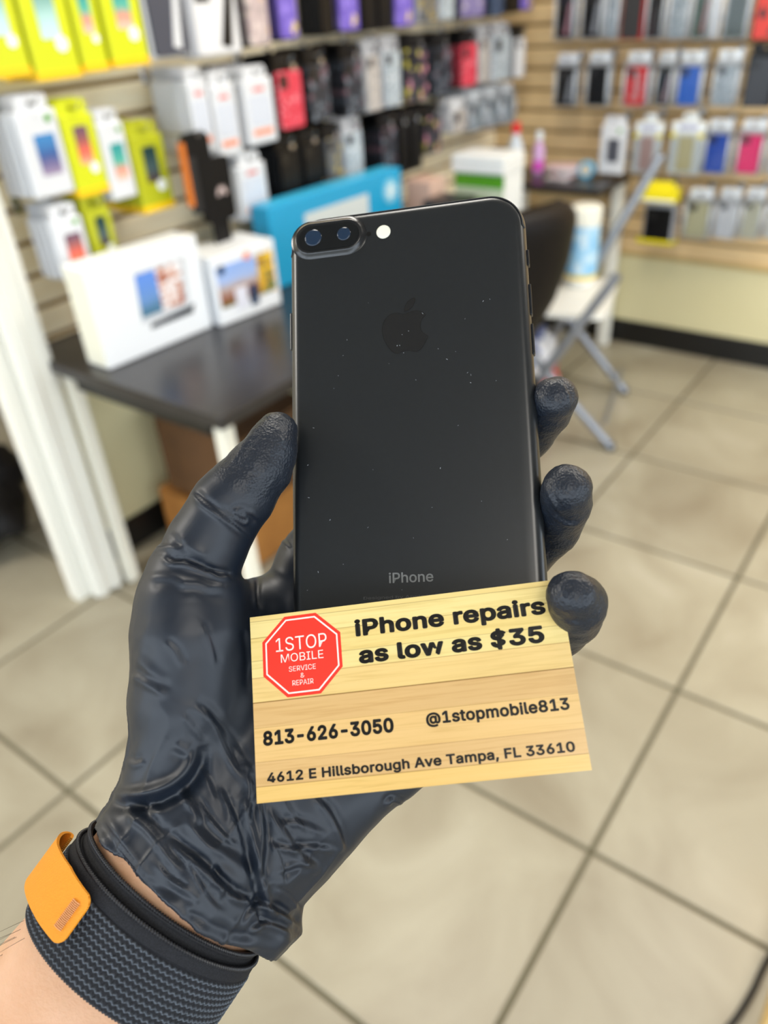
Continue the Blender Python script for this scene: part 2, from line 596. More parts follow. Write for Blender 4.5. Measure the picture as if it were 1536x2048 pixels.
# device print (flat, slightly proud): sheared tablet outline
bm = bmesh.new()
bm_prism(bm, [(0.115, 0.075), (0.262, 0.075), (0.272, 0.195), (0.122, 0.195)], 0, 0.0008)
bmesh.ops.transform(bm, matrix=Matrix.Rotation(math.radians(90), 4, 'X'), verts=bm.verts)
obj('device_frame', bm, mat('pale_silver', C(205, 208, 212), 0.3), t)
bm = bmesh.new()
bm_prism(bm, [(0.118, 0.088), (0.248, 0.088), (0.256, 0.188), (0.124, 0.188)], 0.0008, 0.0014)
bmesh.ops.transform(bm, matrix=Matrix.Rotation(math.radians(90), 4, 'X'), verts=bm.verts)
obj('screen_picture', bm, P_sea, t)
bm = bmesh.new()
bm_prism(bm, [(0.135, 0.056), (0.265, 0.056), (0.275, 0.078), (0.262, 0.075), (0.14, 0.068)], 0, 0.0012)
bmesh.ops.transform(bm, matrix=Matrix.Rotation(math.radians(90), 4, 'X'), verts=bm.verts)
obj('stand_picture', bm, mat('dark_print', C(50, 54, 60), 0.3), t)
bm = bmesh.new()
bm_tube(bm, [(0.045 + 0.011 * math.cos(a), -0.0006, 0.196 + 0.011 * math.sin(a)) for a in [2 * math.pi * q / 20 for q in range(21)]], 0.0008, 6)
obj('round_mark', bm, mat('pale_pink', C(224, 190, 205), 0.4), t)

t = thing('photo_frame_box', 'smaller white box printed with colour photos, right of the tablet box', 'box', (1.282, 1.50, 0.70), math.radians(-5))
box('carton', (0, 0, 0.002), (0.212, 0.14, 0.176), M_box_white, t, 0.0025, 2)
box('photo_print', (0.012, -0.0012, 0.045), (0.20, 0.0, 0.150), P_land, t)
box('photo_print', (0.060, -0.002, 0.030), (0.10, -0.0008, 0.085), mat('print_white', C(225, 225, 235), 0.4), t)
box('photo_print', (0.108, -0.002, 0.026), (0.135, -0.0008, 0.080), mat('print_navy', C(40, 60, 90), 0.4), t)
bm = bmesh.new()
bm_lathe(bm, [(0.011, 0.0), (0.011, 0.0014)], 20)
bmesh.ops.transform(bm, matrix=Matrix.Translation((0.115, 0, 0.155)) @ Matrix.Rotation(math.radians(90), 4, 'X'), verts=bm.verts)
obj('sticker_glint_disc', bm, mat('salmon', C(240, 150, 120), 0.5), t)
bm = bmesh.new()
bm_lathe(bm, [(0.012, 0.0), (0.012, 0.0016)], 20)
bmesh.ops.transform(bm, matrix=Matrix.Translation((0.028, 0, 0.14)) @ Matrix.Rotation(math.radians(90), 4, 'X'), verts=bm.verts)
obj('round_mark', bm, MATS['print_navy'], t)

M_blue = mat('cyan_box', C(28, 158, 206), 0.35)
t = thing('blue_box', 'large bright blue box with a window panel standing behind the phone on the table', 'box', (1.575, 1.57, 0.70), math.radians(-2))
box('carton', (0, 0, 0.002), (0.605, 0.07, 0.225), M_blue, t, 0.003, 2)
box('window_panel', (0.14, -0.0015, 0.03), (0.43, 0.0, 0.18), mat('pale_window', C(206, 214, 214), 0.3), t)
bm = bmesh.new()
bm_lathe(bm, [(0.038, 0.0), (0.038, 0.0016)], 28)
bmesh.ops.transform(bm, matrix=Matrix.Translation((0.545, 0, 0.165)) @ Matrix.Rotation(math.radians(90), 4, 'X'), verts=bm.verts)
e_ = obj('emblem', bm, mat('pale_cyan', C(120, 195, 222), 0.4), t)
bm = bmesh.new()
for q in range(8):
    a = 2 * math.pi * q / 8
    bm_box(bm, (-0.003, -0.0024, 0.004), (0.003, -0.0014, 0.026), mtx=Matrix.Translation((0.545, 0, 0.165)) @ Matrix.Rotation(a, 4, 'Y'))
obj('emblem_star', bm, mat('white_print', C(235, 240, 240), 0.4), e_)
box('top_flap', (0.02, 0.002, 0.225), (0.585, 0.066, 0.2275), mat('cyan_light', C(60, 180, 222), 0.35), t, 0.001)

# white + green box stack on right part of the table
M_green = mat('green_print', C(84, 158, 20), 0.4)
t = thing('green_striped_box', 'white box with two green bands standing on the table, above the phone', 'box', (2.415, 1.30, 0.70))
box('carton', (0, 0, 0.002), (0.135, 0.19, 0.176), mat('white_box2', C(236, 238, 236), 0.4), t, 0.003)
for z0, z1 in ((0.128, 0.170), (0.052, 0.092)):
    box('green_band', (-0.0015, 0, z0), (0.0, 0.19, z1), M_green, t)
box('pale_band', (-0.0012, 0, 0.094), (0.0, 0.19, 0.126), mat('sage', C(196, 208, 180), 0.4), t)
t = thing('white_carton', 'plain white carton lying on top of the green banded box', 'box', (2.40, 1.295, 0.8765))
box('carton', (0, 0, 0.0), (0.145, 0.20, 0.052), MATS['white_box2'], t, 0.003)
box('lid_seam', (-0.001, -0.001, 0.032), (0.146, 0.201, 0.034), mat('seam_grey', C(180, 182, 180), 0.5), t)
t = thing('peach_carton', 'small peach carton left of the green banded box', 'box', (2.275, 1.50, 0.70))
box('carton', (0, 0, 0.002), (0.10, 0.10, 0.165), mat('peach', C(214, 178, 160), 0.5), t, 0.003)
box('label', (0.01, -0.001, 0.05), (0.09, 0.0, 0.10), mat('white_print', C(235, 240, 240), 0.4), t)
t = thing('black_carton', 'black carton on the table between the blue and the green boxes', 'box', (2.20, 1.36, 0.70))
box('carton', (0, 0, 0.002), (0.13, 0.12, 0.12), M_black_gloss, t, 0.003)
box('lid', (-0.002, -0.002, 0.10), (0.132, 0.122, 0.124), mat('black_lid', C(28, 28, 30), 0.3), t, 0.002)

# ------------------------------------------------------------------ packages on the walls
M_yellow = mat('acid_yellow', C(206, 212, 18), 0.4)
M_yellow2 = mat('olive_yellow', C(176, 180, 20), 0.45)
M_orange_flap = mat('amber_flap', C(246, 200, 10), 0.4)
M_clear = bpy.data.materials.new('clear_plastic')
M_clear.use_nodes = True
_nt = M_clear.node_tree
_nt.nodes.clear()
_o = _nt.nodes.new('ShaderNodeOutputMaterial')
_t = _nt.nodes.new('ShaderNodeBsdfTransparent')
_t.inputs[0].default_value = (0.93, 0.94, 0.95, 1)
_g = _nt.nodes.new('ShaderNodeBsdfGlossy')
_g.inputs['Roughness'].default_value = 0.07
_df = _nt.nodes.new('ShaderNodeBsdfDiffuse')
_df.inputs[0].default_value = (0.8, 0.82, 0.85, 1)
_m1 = _nt.nodes.new('ShaderNodeMixShader')
_m1.inputs[0].default_value = 0.12
_m2 = _nt.nodes.new('ShaderNodeMixShader')
_f = _nt.nodes.new('ShaderNodeFresnel')
_f.inputs[0].default_value = 1.4
_nt.links.new(_g.outputs[0], _m1.inputs[1])
_nt.links.new(_df.outputs[0], _m1.inputs[2])
_ad = _nt.nodes.new('ShaderNodeMath')
_ad.operation = 'ADD'
_ad.inputs[1].default_value = 0.015
_nt.links.new(_f.outputs[0], _ad.inputs[0])
_nt.links.new(_ad.outputs[0], _m2.inputs[0])
_nt.links.new(_t.outputs[0], _m2.inputs[1])
_nt.links.new(_m1.outputs[0], _m2.inputs[2])
_nt.links.new(_m2.outputs[0], _o.inputs[0])

PAT = {
    'purple': blotch_mat('print_purple', C(112, 92, 190), [C(112, 92, 190), C(140, 120, 215), C(214, 190, 120), C(90, 70, 170)], 32),
    'purple_grey': blotch_mat('print_purple_grey', C(130, 120, 170), [C(150, 140, 180), C(110, 100, 150), C(200, 190, 200)], 40),
    'cartoon': blotch_mat('print_cartoon', C(190, 172, 172), [C(190, 172, 172), C(220, 205, 200), C(150, 140, 140), C(205, 170, 120)], 50),
    'floral': blotch_mat('print_floral', C(40, 44, 54), [C(60, 68, 80), C(110, 120, 132), C(30, 32, 40), C(120, 90, 100)], 55),
    'floral_pink': blotch_mat('print_floral_pink', C(44, 44, 54), [C(190, 130, 150), C(60, 60, 72), C(190, 180, 80), C(48, 48, 56)], 42),
    'red': blotch_mat('print_red', C(214, 60, 80), [C(214, 60, 80), C(226, 90, 110), C(200, 40, 62), C(235, 150, 160)], 90),
    'silver': blotch_mat('print_silver', C(170, 180, 188), [C(190, 200, 206), C(150, 160, 168), C(214, 220, 224)], 80, 0.2),
    'beige': blotch_mat('print_beige', C(176, 170, 166), [C(176, 170, 166), C(204, 198, 192), C(140, 136, 136)], 50),
    'dark': mat('case_black', C(9, 9, 12), 0.35, 0, 0.3),
    'gold': blotch_mat('print_gold', C(96, 96, 96), [C(180, 160, 90), C(90, 92, 98), C(140, 140, 150)], 40),
    'blue_dark': blotch_mat('print_blue_dark', C(50, 64, 90), [C(60, 80, 110), C(90, 110, 140), C(30, 40, 60)], 50),
    'white': mat('case_white', C(222, 222, 224), 0.35),
}
M_sleeve = mat('sleeve_plastic', C(226, 232, 238), 0.12, 0, 0.9, alpha=0.75)
M_header = mat('header_grey', C(196, 194, 192), 0.4)
M_backing = mat('backing_black', C(9, 9, 11), 0.35, 0, 0.3)
M_ring = mat('ring_silver', C(190, 192, 198), 0.2, 0.9)
M_pkgwhite = mat('package_white', C(216, 218, 222), 0.4)
M_pkggrey = mat('package_grey', C(170, 172, 178), 0.35)
M_redlogo = mat('logo_red', C(226, 110, 110), 0.4)
M_salmon = MATS['salmon']


def hole_tab(w, h):
    """hang tab with a round hole, standing on z=0, thickness in y"""
    bm = bmesh.new()
    n = 16
    outer, inner = [], []
    for q in range(n):
        a = 2 * math.pi * q / n
        c, s = math.cos(a), math.sin(a)
        k = min((w / 2) / max(abs(c), 1e-6), (h / 2) / max(abs(s), 1e-6))
        outer.append((c * k, h / 2 + s * k))
        inner.append((0.007 * c, h / 2 + 0.007 * s))
    for y in (0, 0.0012):
        for q in range(n):
            p = [outer[q], outer[(q + 1) % n], inner[(q + 1) % n], inner[q]]
            vs = [bm.verts.new((a, y, b)) for a, b in p]
            bm.faces.new(vs)
    bmesh.ops.recalc_face_normals(bm, faces=bm.faces)
    return bm


def disc_part(name, cx_, cz, r, y, m, parent, th=0.0012):
    bm = bmesh.new()
    bm_lathe(bm, [(r, 0.0), (r, th)], 18)
    bmesh.ops.transform(bm, matrix=Matrix.Translation((cx_, y, cz)) @ Matrix.Rotation(math.radians(90), 4, 'X'), verts=bm.verts)
    return obj(name, bm, m, parent)


def flat(name, poly, y, m, parent, th=0.0012, bev=None):
    bm = bmesh.new()
    bm_prism(bm, poly, 0, th)
    bmesh.ops.transform(bm, matrix=Matrix.Translation((0, y, 0)) @ Matrix.Rotation(math.radians(90), 4, 'X'), verts=bm.verts)
    return obj(name, bm, m, parent)


def package(style, w, h, name, label, cat, loc, rz, group, opt=None):
    """local frame: bottom centre at origin, front faces -y"""
    t = thing(name, label, cat, loc, rz, group)
    o_ = opt or {}
    tabh = 0.03
    hb = h - tabh if style not in ('ybox',) else h
    if style == 'ybox':
        d = 0.028
        box('carton', (-w / 2, 0, 0), (w / 2, d, h - 0.02), o_.get('m', M_yellow), t, 0.002)
        obj('hang_tab', hole_tab(w, 0.03), o_.get('m', M_yellow), t, loc=(0, d / 2, h - 0.021))
        box('bottom_flap', (-w / 2 - 0.001, -0.0015, 0), (w / 2 + 0.001, d, 0.016), M_orange_flap, t, 0.001)
        flat('screen_picture', rrect(w * 0.42, h * 0.42, 0.004, 3, w * 0.02, h * 0.56), -0.0002, o_.get('pic', P_teal), t)
        disc_part('sticker_glint_disc', w * 0.2, h * 0.30, w * 0.14, -0.0005, MATS['white_print'], t)
    elif style == 'wbox':
        d = 0.016
        box('carton', (-w / 2, 0, 0), (w / 2, d, h - 0.02), M_pkgwhite, t, 0.006, 2)
        obj('hang_tab', hole_tab(w * 0.8, 0.03), M_pkgwhite, t, loc=(0, d / 2, h - 0.022))
        if 'pic' in o_:
            flat('screen_picture', rrect(w * 0.5, h * 0.42, 0.003, 3, w * 0.06, h * 0.44), -0.0002, o_['pic'], t)
            disc_part('leaf_mark', w * 0.26, h * 0.80, w * 0.08, -0.0003, M_green, t)
        else:
            flat('red_logo', rrect(w * 0.36, 0.008, 0.003, 3, 0, h * 0.74), -0.0002, M_redlogo, t)
            flat('label_print', rrect(w * 0.66, 0.014, 0.003, 3, 0, h * 0.17), -0.0002, M_salmon, t)
            flat('window_panel', rrect(w * 0.72, h * 0.40, 0.004, 3, 0, h * 0.46), -0.0001, mat('bluish_panel', C(206, 212, 224), 0.25), t)
    elif style in ('case', 'clearcase'):
        d = 0.012
        clear = style == 'clearcase'
        if clear:
            bm = bmesh.new()
            bm_box(bm, (-w / 2, 0, 0), (w / 2, 0.016, h - 0.02), 0.005, 2)
            bl_ = obj('blister', bm, M_clear, t)
            obj('hang_tab', hole_tab(w * 0.8, 0.03), M_sleeve, t, loc=(0, 0.012, h - 0.022))
            # pale glossy rim and two side ridges, added to give the shell bright streaks
            bm = bmesh.new()
            rp2 = [(x, 0.0035, z_) for x, z_ in rrect(w - 0.006, h - 0.026, 0.006, 3, 0, (h - 0.02) / 2)]
            bm_tube(bm, rp2 + [rp2[0]], 0.0026, 6, False)
            obj('rim', bm, M_sleeve, bl_, smooth=True)
            for sx in (-1, 1):
                bm = bmesh.new()
                bm_tube(bm, [(sx * w * 0.43, 0.0, 0.016), (sx * w * 0.43, -0.001, h * 0.4), (sx * w * 0.43, 0.0, h - 0.05)], 0.0034, 8)
                obj('ridge', bm, M_sleeve, bl_, smooth=True)
            box('header_card', (-w * 0.42, 0.006, (h - 0.02) * 0.885), (w * 0.42, 0.0075, h - 0.024), M_header, t)
            cw_, ch_ = w * 0.72, (h - 0.02) * 0.84
            zc = (h - 0.02) * 0.46
            y0 = 0.003
        else:
            box('backing_card', (-w / 2, 0.008, 0), (w / 2, 0.0105, h - 0.02), o_.get('bk', M_backing), t, 0.001)
            obj('hang_tab', hole_tab(w, 0.03), o_.get('bk', M_backing), t, loc=(0, 0.009, h - 0.021))
            cw_, ch_ = w * 0.84, (h - 0.02) * 0.90
            zc = (h - 0.02) * 0.47
            y0 = -0.001
        bm = bmesh.new()
        bm_prism(bm, rrect(cw_, ch_, 0.009, 4, 0, zc), 0, 0.009)
        bmesh.ops.transform(bm, matrix=Matrix.Translation((0, y0 + 0.009, 0)) @ Matrix.Rotation(math.radians(90), 4, 'X'), verts=bm.verts)
        c = obj('phone_case', bm, o_.get('pat', PAT['dark']), t)
        bm = bmesh.new()
        bm_prism(bm, rrect(cw_ * 0.34, cw_ * 0.36, 0.004, 3, -cw_ * 0.26, zc + ch_ * 0.5 - cw_ * 0.26), 0, 0.0008)
        bmesh.ops.transform(bm, matrix=Matrix.Translation((0, y0, 0)) @ Matrix.Rotation(math.radians(90), 4, 'X'), verts=bm.verts)
        obj('camera_cutout', bm, mat('cutout_dark', C(20, 20, 22), 0.3), c)
        if o_.get('ring', not clear):
            disc_part('sticker_glint_disc', w * 0.25, h - 0.026, 0.009, 0.006, M_ring, t)  # silver disc put in for the bright glints at the hang hole
        if 'stripe' in o_:
            flat('glossy_strap', [(cw_ * 0.05, zc - ch_ * 0.4), (cw_ * 0.3, zc - ch_ * 0.44), (cw_ * 0.46, zc + ch_ * 0.3), (cw_ * 0.26, zc + ch_ * 0.2)], y0 - 0.0006, o_['stripe'], c)
    elif style == 'ycard':      # white card with yellow trim and a clear window
        box('backing_card', (-w / 2, 0.01, 0), (w / 2, 0.0125, h - 0.005), MATS['white_print'], t, 0.001)
        bm = bmesh.new()
        bm_box(bm, (-w / 2, 0, 0), (w / 2, 0.010, h * 0.78), 0.003, 2)
        obj('blister', bm, M_clear, t)
        box('case_inside', (-w * 0.25, 0.003, h * 0.06), (w * 0.25, 0.0095, h * 0.72), o_.get('pat', mat('khaki', C(206, 196, 150), 0.4)), t, 0.003, 2)
        for sx in (-1, 1):
            box('yellow_corner', (sx * w * 0.42 - w * 0.08, -0.001, h * 0.70), (sx * w * 0.42 + w * 0.08, 0.0005, h * 0.77), mat('bright_yellow', C(240, 222, 20), 0.4), t)
        flat('label_print', rrect(w * 0.6, h * 0.10, 0.004, 3, 0, h * 0.88), 0.0098, mat('grey_print', C(170, 172, 196), 0.4), t)
        obj('hang_tab', hole_tab(w * 0.4, 0.03), MATS['white_print'], t, loc=(0, 0.011, h - 0.006))
    return t


def hooks_left(xc, ztop, y0):
    bm = bmesh.new()
    bm_tube(bm, [(xc, YL + 0.002, ztop), (xc, y0, ztop), (xc, y0 - 0.012, ztop + 0.012)], 0.003, 6)
    bm_box(bm, (xc - 0.012, YL - 0.004, ztop - 0.02), (xc + 0.012, YL + 0.002, ztop + 0.02), 0.002)
    obj('display_hook', bm, M_chrome, wall_left)


def hooks_right(yc, ztop, x0):
    bm = bmesh.new()
    bm_tube(bm, [(XR + 0.002, yc, ztop), (x0, yc, ztop), (x0 - 0.012, yc, ztop + 0.012)], 0.003, 6)
    bm_box(bm, (XR - 0.004, yc - 0.012, ztop - 0.02), (XR + 0.002, yc + 0.012, ztop + 0.02), 0.002)
    obj('display_hook', bm, M_chrome, wall_right)


YF = 1.66
D = PAT
ORD = ['', 'first', 'second', 'third', 'fourth', 'fifth', 'sixth', 'seventh', 'eighth', 'ninth']
ROWL = {'A': 'top row of the left wall', 'B': 'middle row of the left wall', 'C': 'lower row of the left wall'}
# style, x0, x1, z0, height, copies in the stack, spacing, options, name, front label
LEFT = [
    ('A', 'ybox', 0.957, 1.042, 1.295, 0.205, 3, .032, {'pic': P_pale}, 'phone_box', 'acid yellow phone box at the far left end of the top row'),
    ('A', 'ybox', 1.052, 1.160, 1.281, 0.210, 4, .032, {'pic': P_pale}, 'phone_box', 'widest acid yellow phone box with a pale screen, top row'),
    ('A', 'ybox', 1.170, 1.234, 1.286, 0.205, 4, .032, {'pic': P_teal}, 'phone_box', 'narrow yellow phone box with teal screen in the top row'),
    ('A', 'ybox', 1.247, 1.350, 1.288, 0.205, 3, .032, {'pic': P_teal}, 'phone_box', 'yellow phone box with green and pink screen, nearest the grey blister packs'),
    ('A', 'case', 1.364, 1.480, 1.295, 0.21, 3, .02, {'pat': mat('slate', C(66, 70, 84), .35), 'bk': M_pkgwhite, 'stripe': M_pkgwhite}, 'blister_pack', 'grey blister pack with a dark case, right of the yellow boxes'),
    ('A', 'case', 1.492, 1.660, 1.286, 0.21, 3, .02, {'pat': PAT['white'], 'bk': M_pkggrey, 'stripe': M_backing}, 'blister_pack', 'wide clear blister pack with black and white contents in the top row'),
    ('A', 'case', 1.682, 1.768, 1.294, 0.21, 3, .014, {'pat': D['cartoon']}, 'phone_case_pack', 'phone case with pale cartoon print in a black frame, top row'),
    ('A', 'case', 1.800, 1.882, 1.301, 0.21, 3, .014, {'pat': D['purple']}, 'phone_case_pack', 'purple phone case with gold blossom, left of the bare slats'),
    ('A', 'case', 1.975, 2.040, 1.301, 0.21, 6, .014, {}, 'phone_case_pack', 'plain black phone case right of the bare slats, top row'),
    ('A', 'case', 2.056, 2.160, 1.303, 0.21, 6, .014, {'pat': D['purple']}, 'phone_case_pack', 'purple phone case between two black ones, top row'),
    ('A', 'case', 2.170, 2.240, 1.298, 0.21, 6, .014, {}, 'phone_case_pack', 'plain black phone case right of the middle purple one'),
    ('A', 'case', 2.250, 2.325, 1.298, 0.21, 6, .014, {}, 'phone_case_pack', 'plain black phone case left of the third purple one'),
    ('A', 'case', 2.335, 2.448, 1.297, 0.21, 6, .014, {'pat': D['purple']}, 'phone_case_pack', 'third purple phone case from the left in the top row'),
    ('A', 'case', 2.471, 2.590, 1.301, 0.21, 5, .014, {'pat': D['gold'], 'bk': M_pkggrey}, 'phone_case_pack', 'grey phone case with yellow marks, top row'),
    ('A', 'case', 2.602, 2.694, 1.302, 0.21, 5, .014, {'pat': D['silver'], 'bk': M_pkggrey}, 'phone_case_pack', 'silver grey phone case in the top row near the corner'),
    ('A', 'case', 2.727, 2.908, 1.299, 0.21, 5, .014, {'pat': D['purple_grey']}, 'phone_case_pack', 'wide violet grey phone case in the top row near the corner'),
    ('A', 'case', 2.931, 3.045, 1.294, 0.21, 5, .014, {'pat': D['blue_dark']}, 'phone_case_pack', 'dark blue patterned phone case, top row near the corner'),
    ('A', 'case', 3.056, 3.165, 1.299, 0.21, 5, .014, {}, 'phone_case_pack', 'plain black phone case, last but one in the top row'),
    ('A', 'case', 3.178, 3.274, 1.301, 0.21, 5, .014, {'pat': D['purple']}, 'phone_case_pack', 'purple phone case at the corner end of the top row'),
    ('B', 'wbox', 0.973, 1.072, 1.063, 0.190, 5, .026, {'pic': P_phone}, 'phone_box', 'white phone box with blue screen picture, leftmost of the middle row'),
    ('B', 'ybox', 1.076, 1.160, 1.047, 0.185, 4, .032, {'pic': P_orange}, 'phone_box', 'yellow phone box with orange screen picture in the middle row'),
    ('B', 'wbox', 1.164, 1.236, 1.021, 0.185, 3, .026, {'pic': P_teal}, 'phone_box', 'white phone box with teal and yellow print between two yellow ones'),
    ('B', 'ybox', 1.242, 1.340, 0.975, 0.190, 6, .029, {'pic': P_dark, 'm': M_yellow2}, 'phone_box', 'olive yellow phone box with dark screen beside the black holster'),
    ('B', 'wbox', 1.446, 1.512, 1.075, 0.185, 8, .018, {}, 'accessory_pack', 'white accessory pack with red mark above the black holster'),
    ('B', 'wbox', 1.520, 1.604, 1.054, 0.190, 8, .018, {}, 'accessory_pack', 'white accessory pack with red mark in the middle of three'),
    ('B', 'wbox', 1.635, 1.748, 1.065, 0.180, 8, .018, {}, 'accessory_pack', 'white accessory pack left of the red phone case'),
    ('B', 'case', 1.760, 1.875, 1.084, 0.178, 9, .014, {'pat': D['red']}, 'phone_case_pack', 'red patterned phone case in a black frame, middle row'),
    ('B', 'case', 1.892, 1.995, 1.087, 0.178, 9, .014, {'pat': D['floral']}, 'phone_case_pack', 'dark floral phone case right of the red one'),
    ('B', 'case', 2.056, 2.159, 1.082, 0.183, 9, .014, {'pat': D['floral']}, 'phone_case_pack', 'dark floral phone case, second of its kind in the middle row'),
    ('B', 'case', 2.172, 2.250, 1.078, 0.188, 4, .014, {'pat': D['beige'], 'bk': M_pkggrey}, 'phone_case_pack', 'beige grey phone case in the middle row'),
    ('B', 'case', 2.266, 2.362, 1.079, 0.190, 6, .014, {'pat': D['silver'], 'bk': M_pkggrey}, 'phone_case_pack', 'shiny silver phone case left of the pink and yellow one'),
    ('B', 'case', 2.381, 2.525, 1.080, 0.188, 7, .014, {'pat': D['floral_pink']}, 'phone_case_pack', 'dark phone case with pink and yellow blossoms'),
    ('B', 'case', 2.544, 2.675, 1.081, 0.178, 7, .014, {'pat': D['floral']}, 'phone_case_pack', 'dark floral phone case left of the small red one near the corner'),
    ('B', 'case', 2.734, 2.853, 1.086, 0.168, 7, .014, {'pat': D['red']}, 'phone_case_pack', 'red phone case near the corner, middle row'),
    ('B', 'case', 2.868, 2.945, 1.086, 0.175, 5, .014, {'pat': D['beige'], 'bk': M_pkggrey}, 'phone_case_pack', 'narrow grey phone case right of the red one near the corner'),
    ('B', 'case', 2.966, 3.110, 1.080, 0.185, 6, .014, {'pat': D['silver'], 'bk': M_pkggrey}, 'phone_case_pack', 'wide glittery silver phone case near the corner'),
    ('B', 'case', 3.140, 3.230, 1.075, 0.170, 5, .014, {'pat': D['white']}, 'phone_case_pack', 'white phone case in a black frame nearest the corner'),
    ('C', 'wbox', 0.985, 1.068, 0.880, 0.155, 4, .026, {'pic': P_orange}, 'phone_box', 'white phone box with rainbow picture behind the tablet box'),
    ('C', 'ybox', 1.078, 1.145, 0.880, 0.155, 3, .03, {'pic': P_dark, 'm': M_yellow2}, 'phone_box', 'yellow green phone box in the lower row behind the tablet box'),
    ('C', 'wbox', 1.570, 1.680, 0.880, 0.165, 8, .018, {}, 'accessory_pack', 'white accessory pack left of the blue box'),
    ('C', 'case', 1.735, 1.830, 0.905, 0.160, 9, .014, {}, 'phone_case_pack', 'plain black phone case over the left end of the blue box'),
    ('C', 'case', 1.840, 1.930, 0.905, 0.160, 9, .014, {}, 'phone_case_pack', 'plain black phone case, second over the blue box'),
    ('C', 'case', 1.945, 2.032, 0.920, 0.145, 7, .014, {'pat': D['gold']}, 'phone_case_pack', 'dark grey phone case with faint marks over the blue box'),
    ('C', 'case', 2.040, 2.134, 0.905, 0.165, 5, .014, {'pat': D['silver'], 'bk': M_pkggrey}, 'phone_case_pack', 'speckled grey phone case over the blue box, left of bare slats'),
    ('C', 'case', 2.230, 2.320, 0.895, 0.160, 6, .014, {'pat': D['floral']}, 'phone_case_pack', 'dark floral phone case over the right end of the blue box'),
    ('C', 'case', 2.330, 2.395, 0.865, 0.185, 9, .014, {}, 'phone_case_pack', 'plain black phone case, lower row, left of two side by side'),
    ('C', 'case', 2.402, 2.472, 0.865, 0.185, 9, .014, {}, 'phone_case_pack', 'plain black phone case, lower row, right of two side by side'),
    ('C', 'case', 2.485, 2.602, 0.900, 0.150, 7, .014, {'pat': D['floral_pink']}, 'phone_case_pack', 'dark phone case with rosy print in the lower row'),
    ('C', 'case', 2.673, 2.782, 0.945, 0.100, 5, .014, {'pat': D['beige'], 'bk': M_pkgwhite}, 'phone_case_pack', 'pale grey phone case behind the white carton'),
    ('C', 'clearcase', 2.800, 2.915, 0.930, 0.125, 7, .021, {'pat': D['silver']}, 'blister_pack', 'clear blister pack in the lower row, left of three near the corner'),
    ('C', 'clearcase', 2.925, 3.040, 0.925, 0.130, 7, .021, {'pat': D['silver']}, 'blister_pack', 'clear blister pack in the lower row, middle of three near the corner'),
    ('C', 'clearcase', 3.050, 3.165, 0.920, 0.135, 7, .021, {'pat': D['silver']}, 'blister_pack', 'clear blister pack in the lower row, right of three near the corner'),
]
for (row, style, xa, xb, z0, hh, n, sp, opt, nm, lab) in LEFT:
    w = xb - xa
    n = min(n, int((YL - 0.035 - YF) / sp))
    g = 'stack: ' + lab if n > 1 else None
    r = package(style, w, hh, nm, lab, 'phone case' if 'case' in nm or 'blister' in nm else 'package', ((xa + xb) / 2, YF, z0), 0, None, opt)
    for q in range(1, n):
        c = copy_thing(r, ((xa + xb) / 2 + random.uniform(-.002, .002), YF + q * sp, z0 + random.uniform(-.002, .002)), ORD[q] + ' behind the ' + lab)
        c['group'] = 'packs behind the ' + lab
    hooks_left((xa + xb) / 2, z0 + hh + (0.009 if style == 'ycard' else -0.009), YF - 0.01)

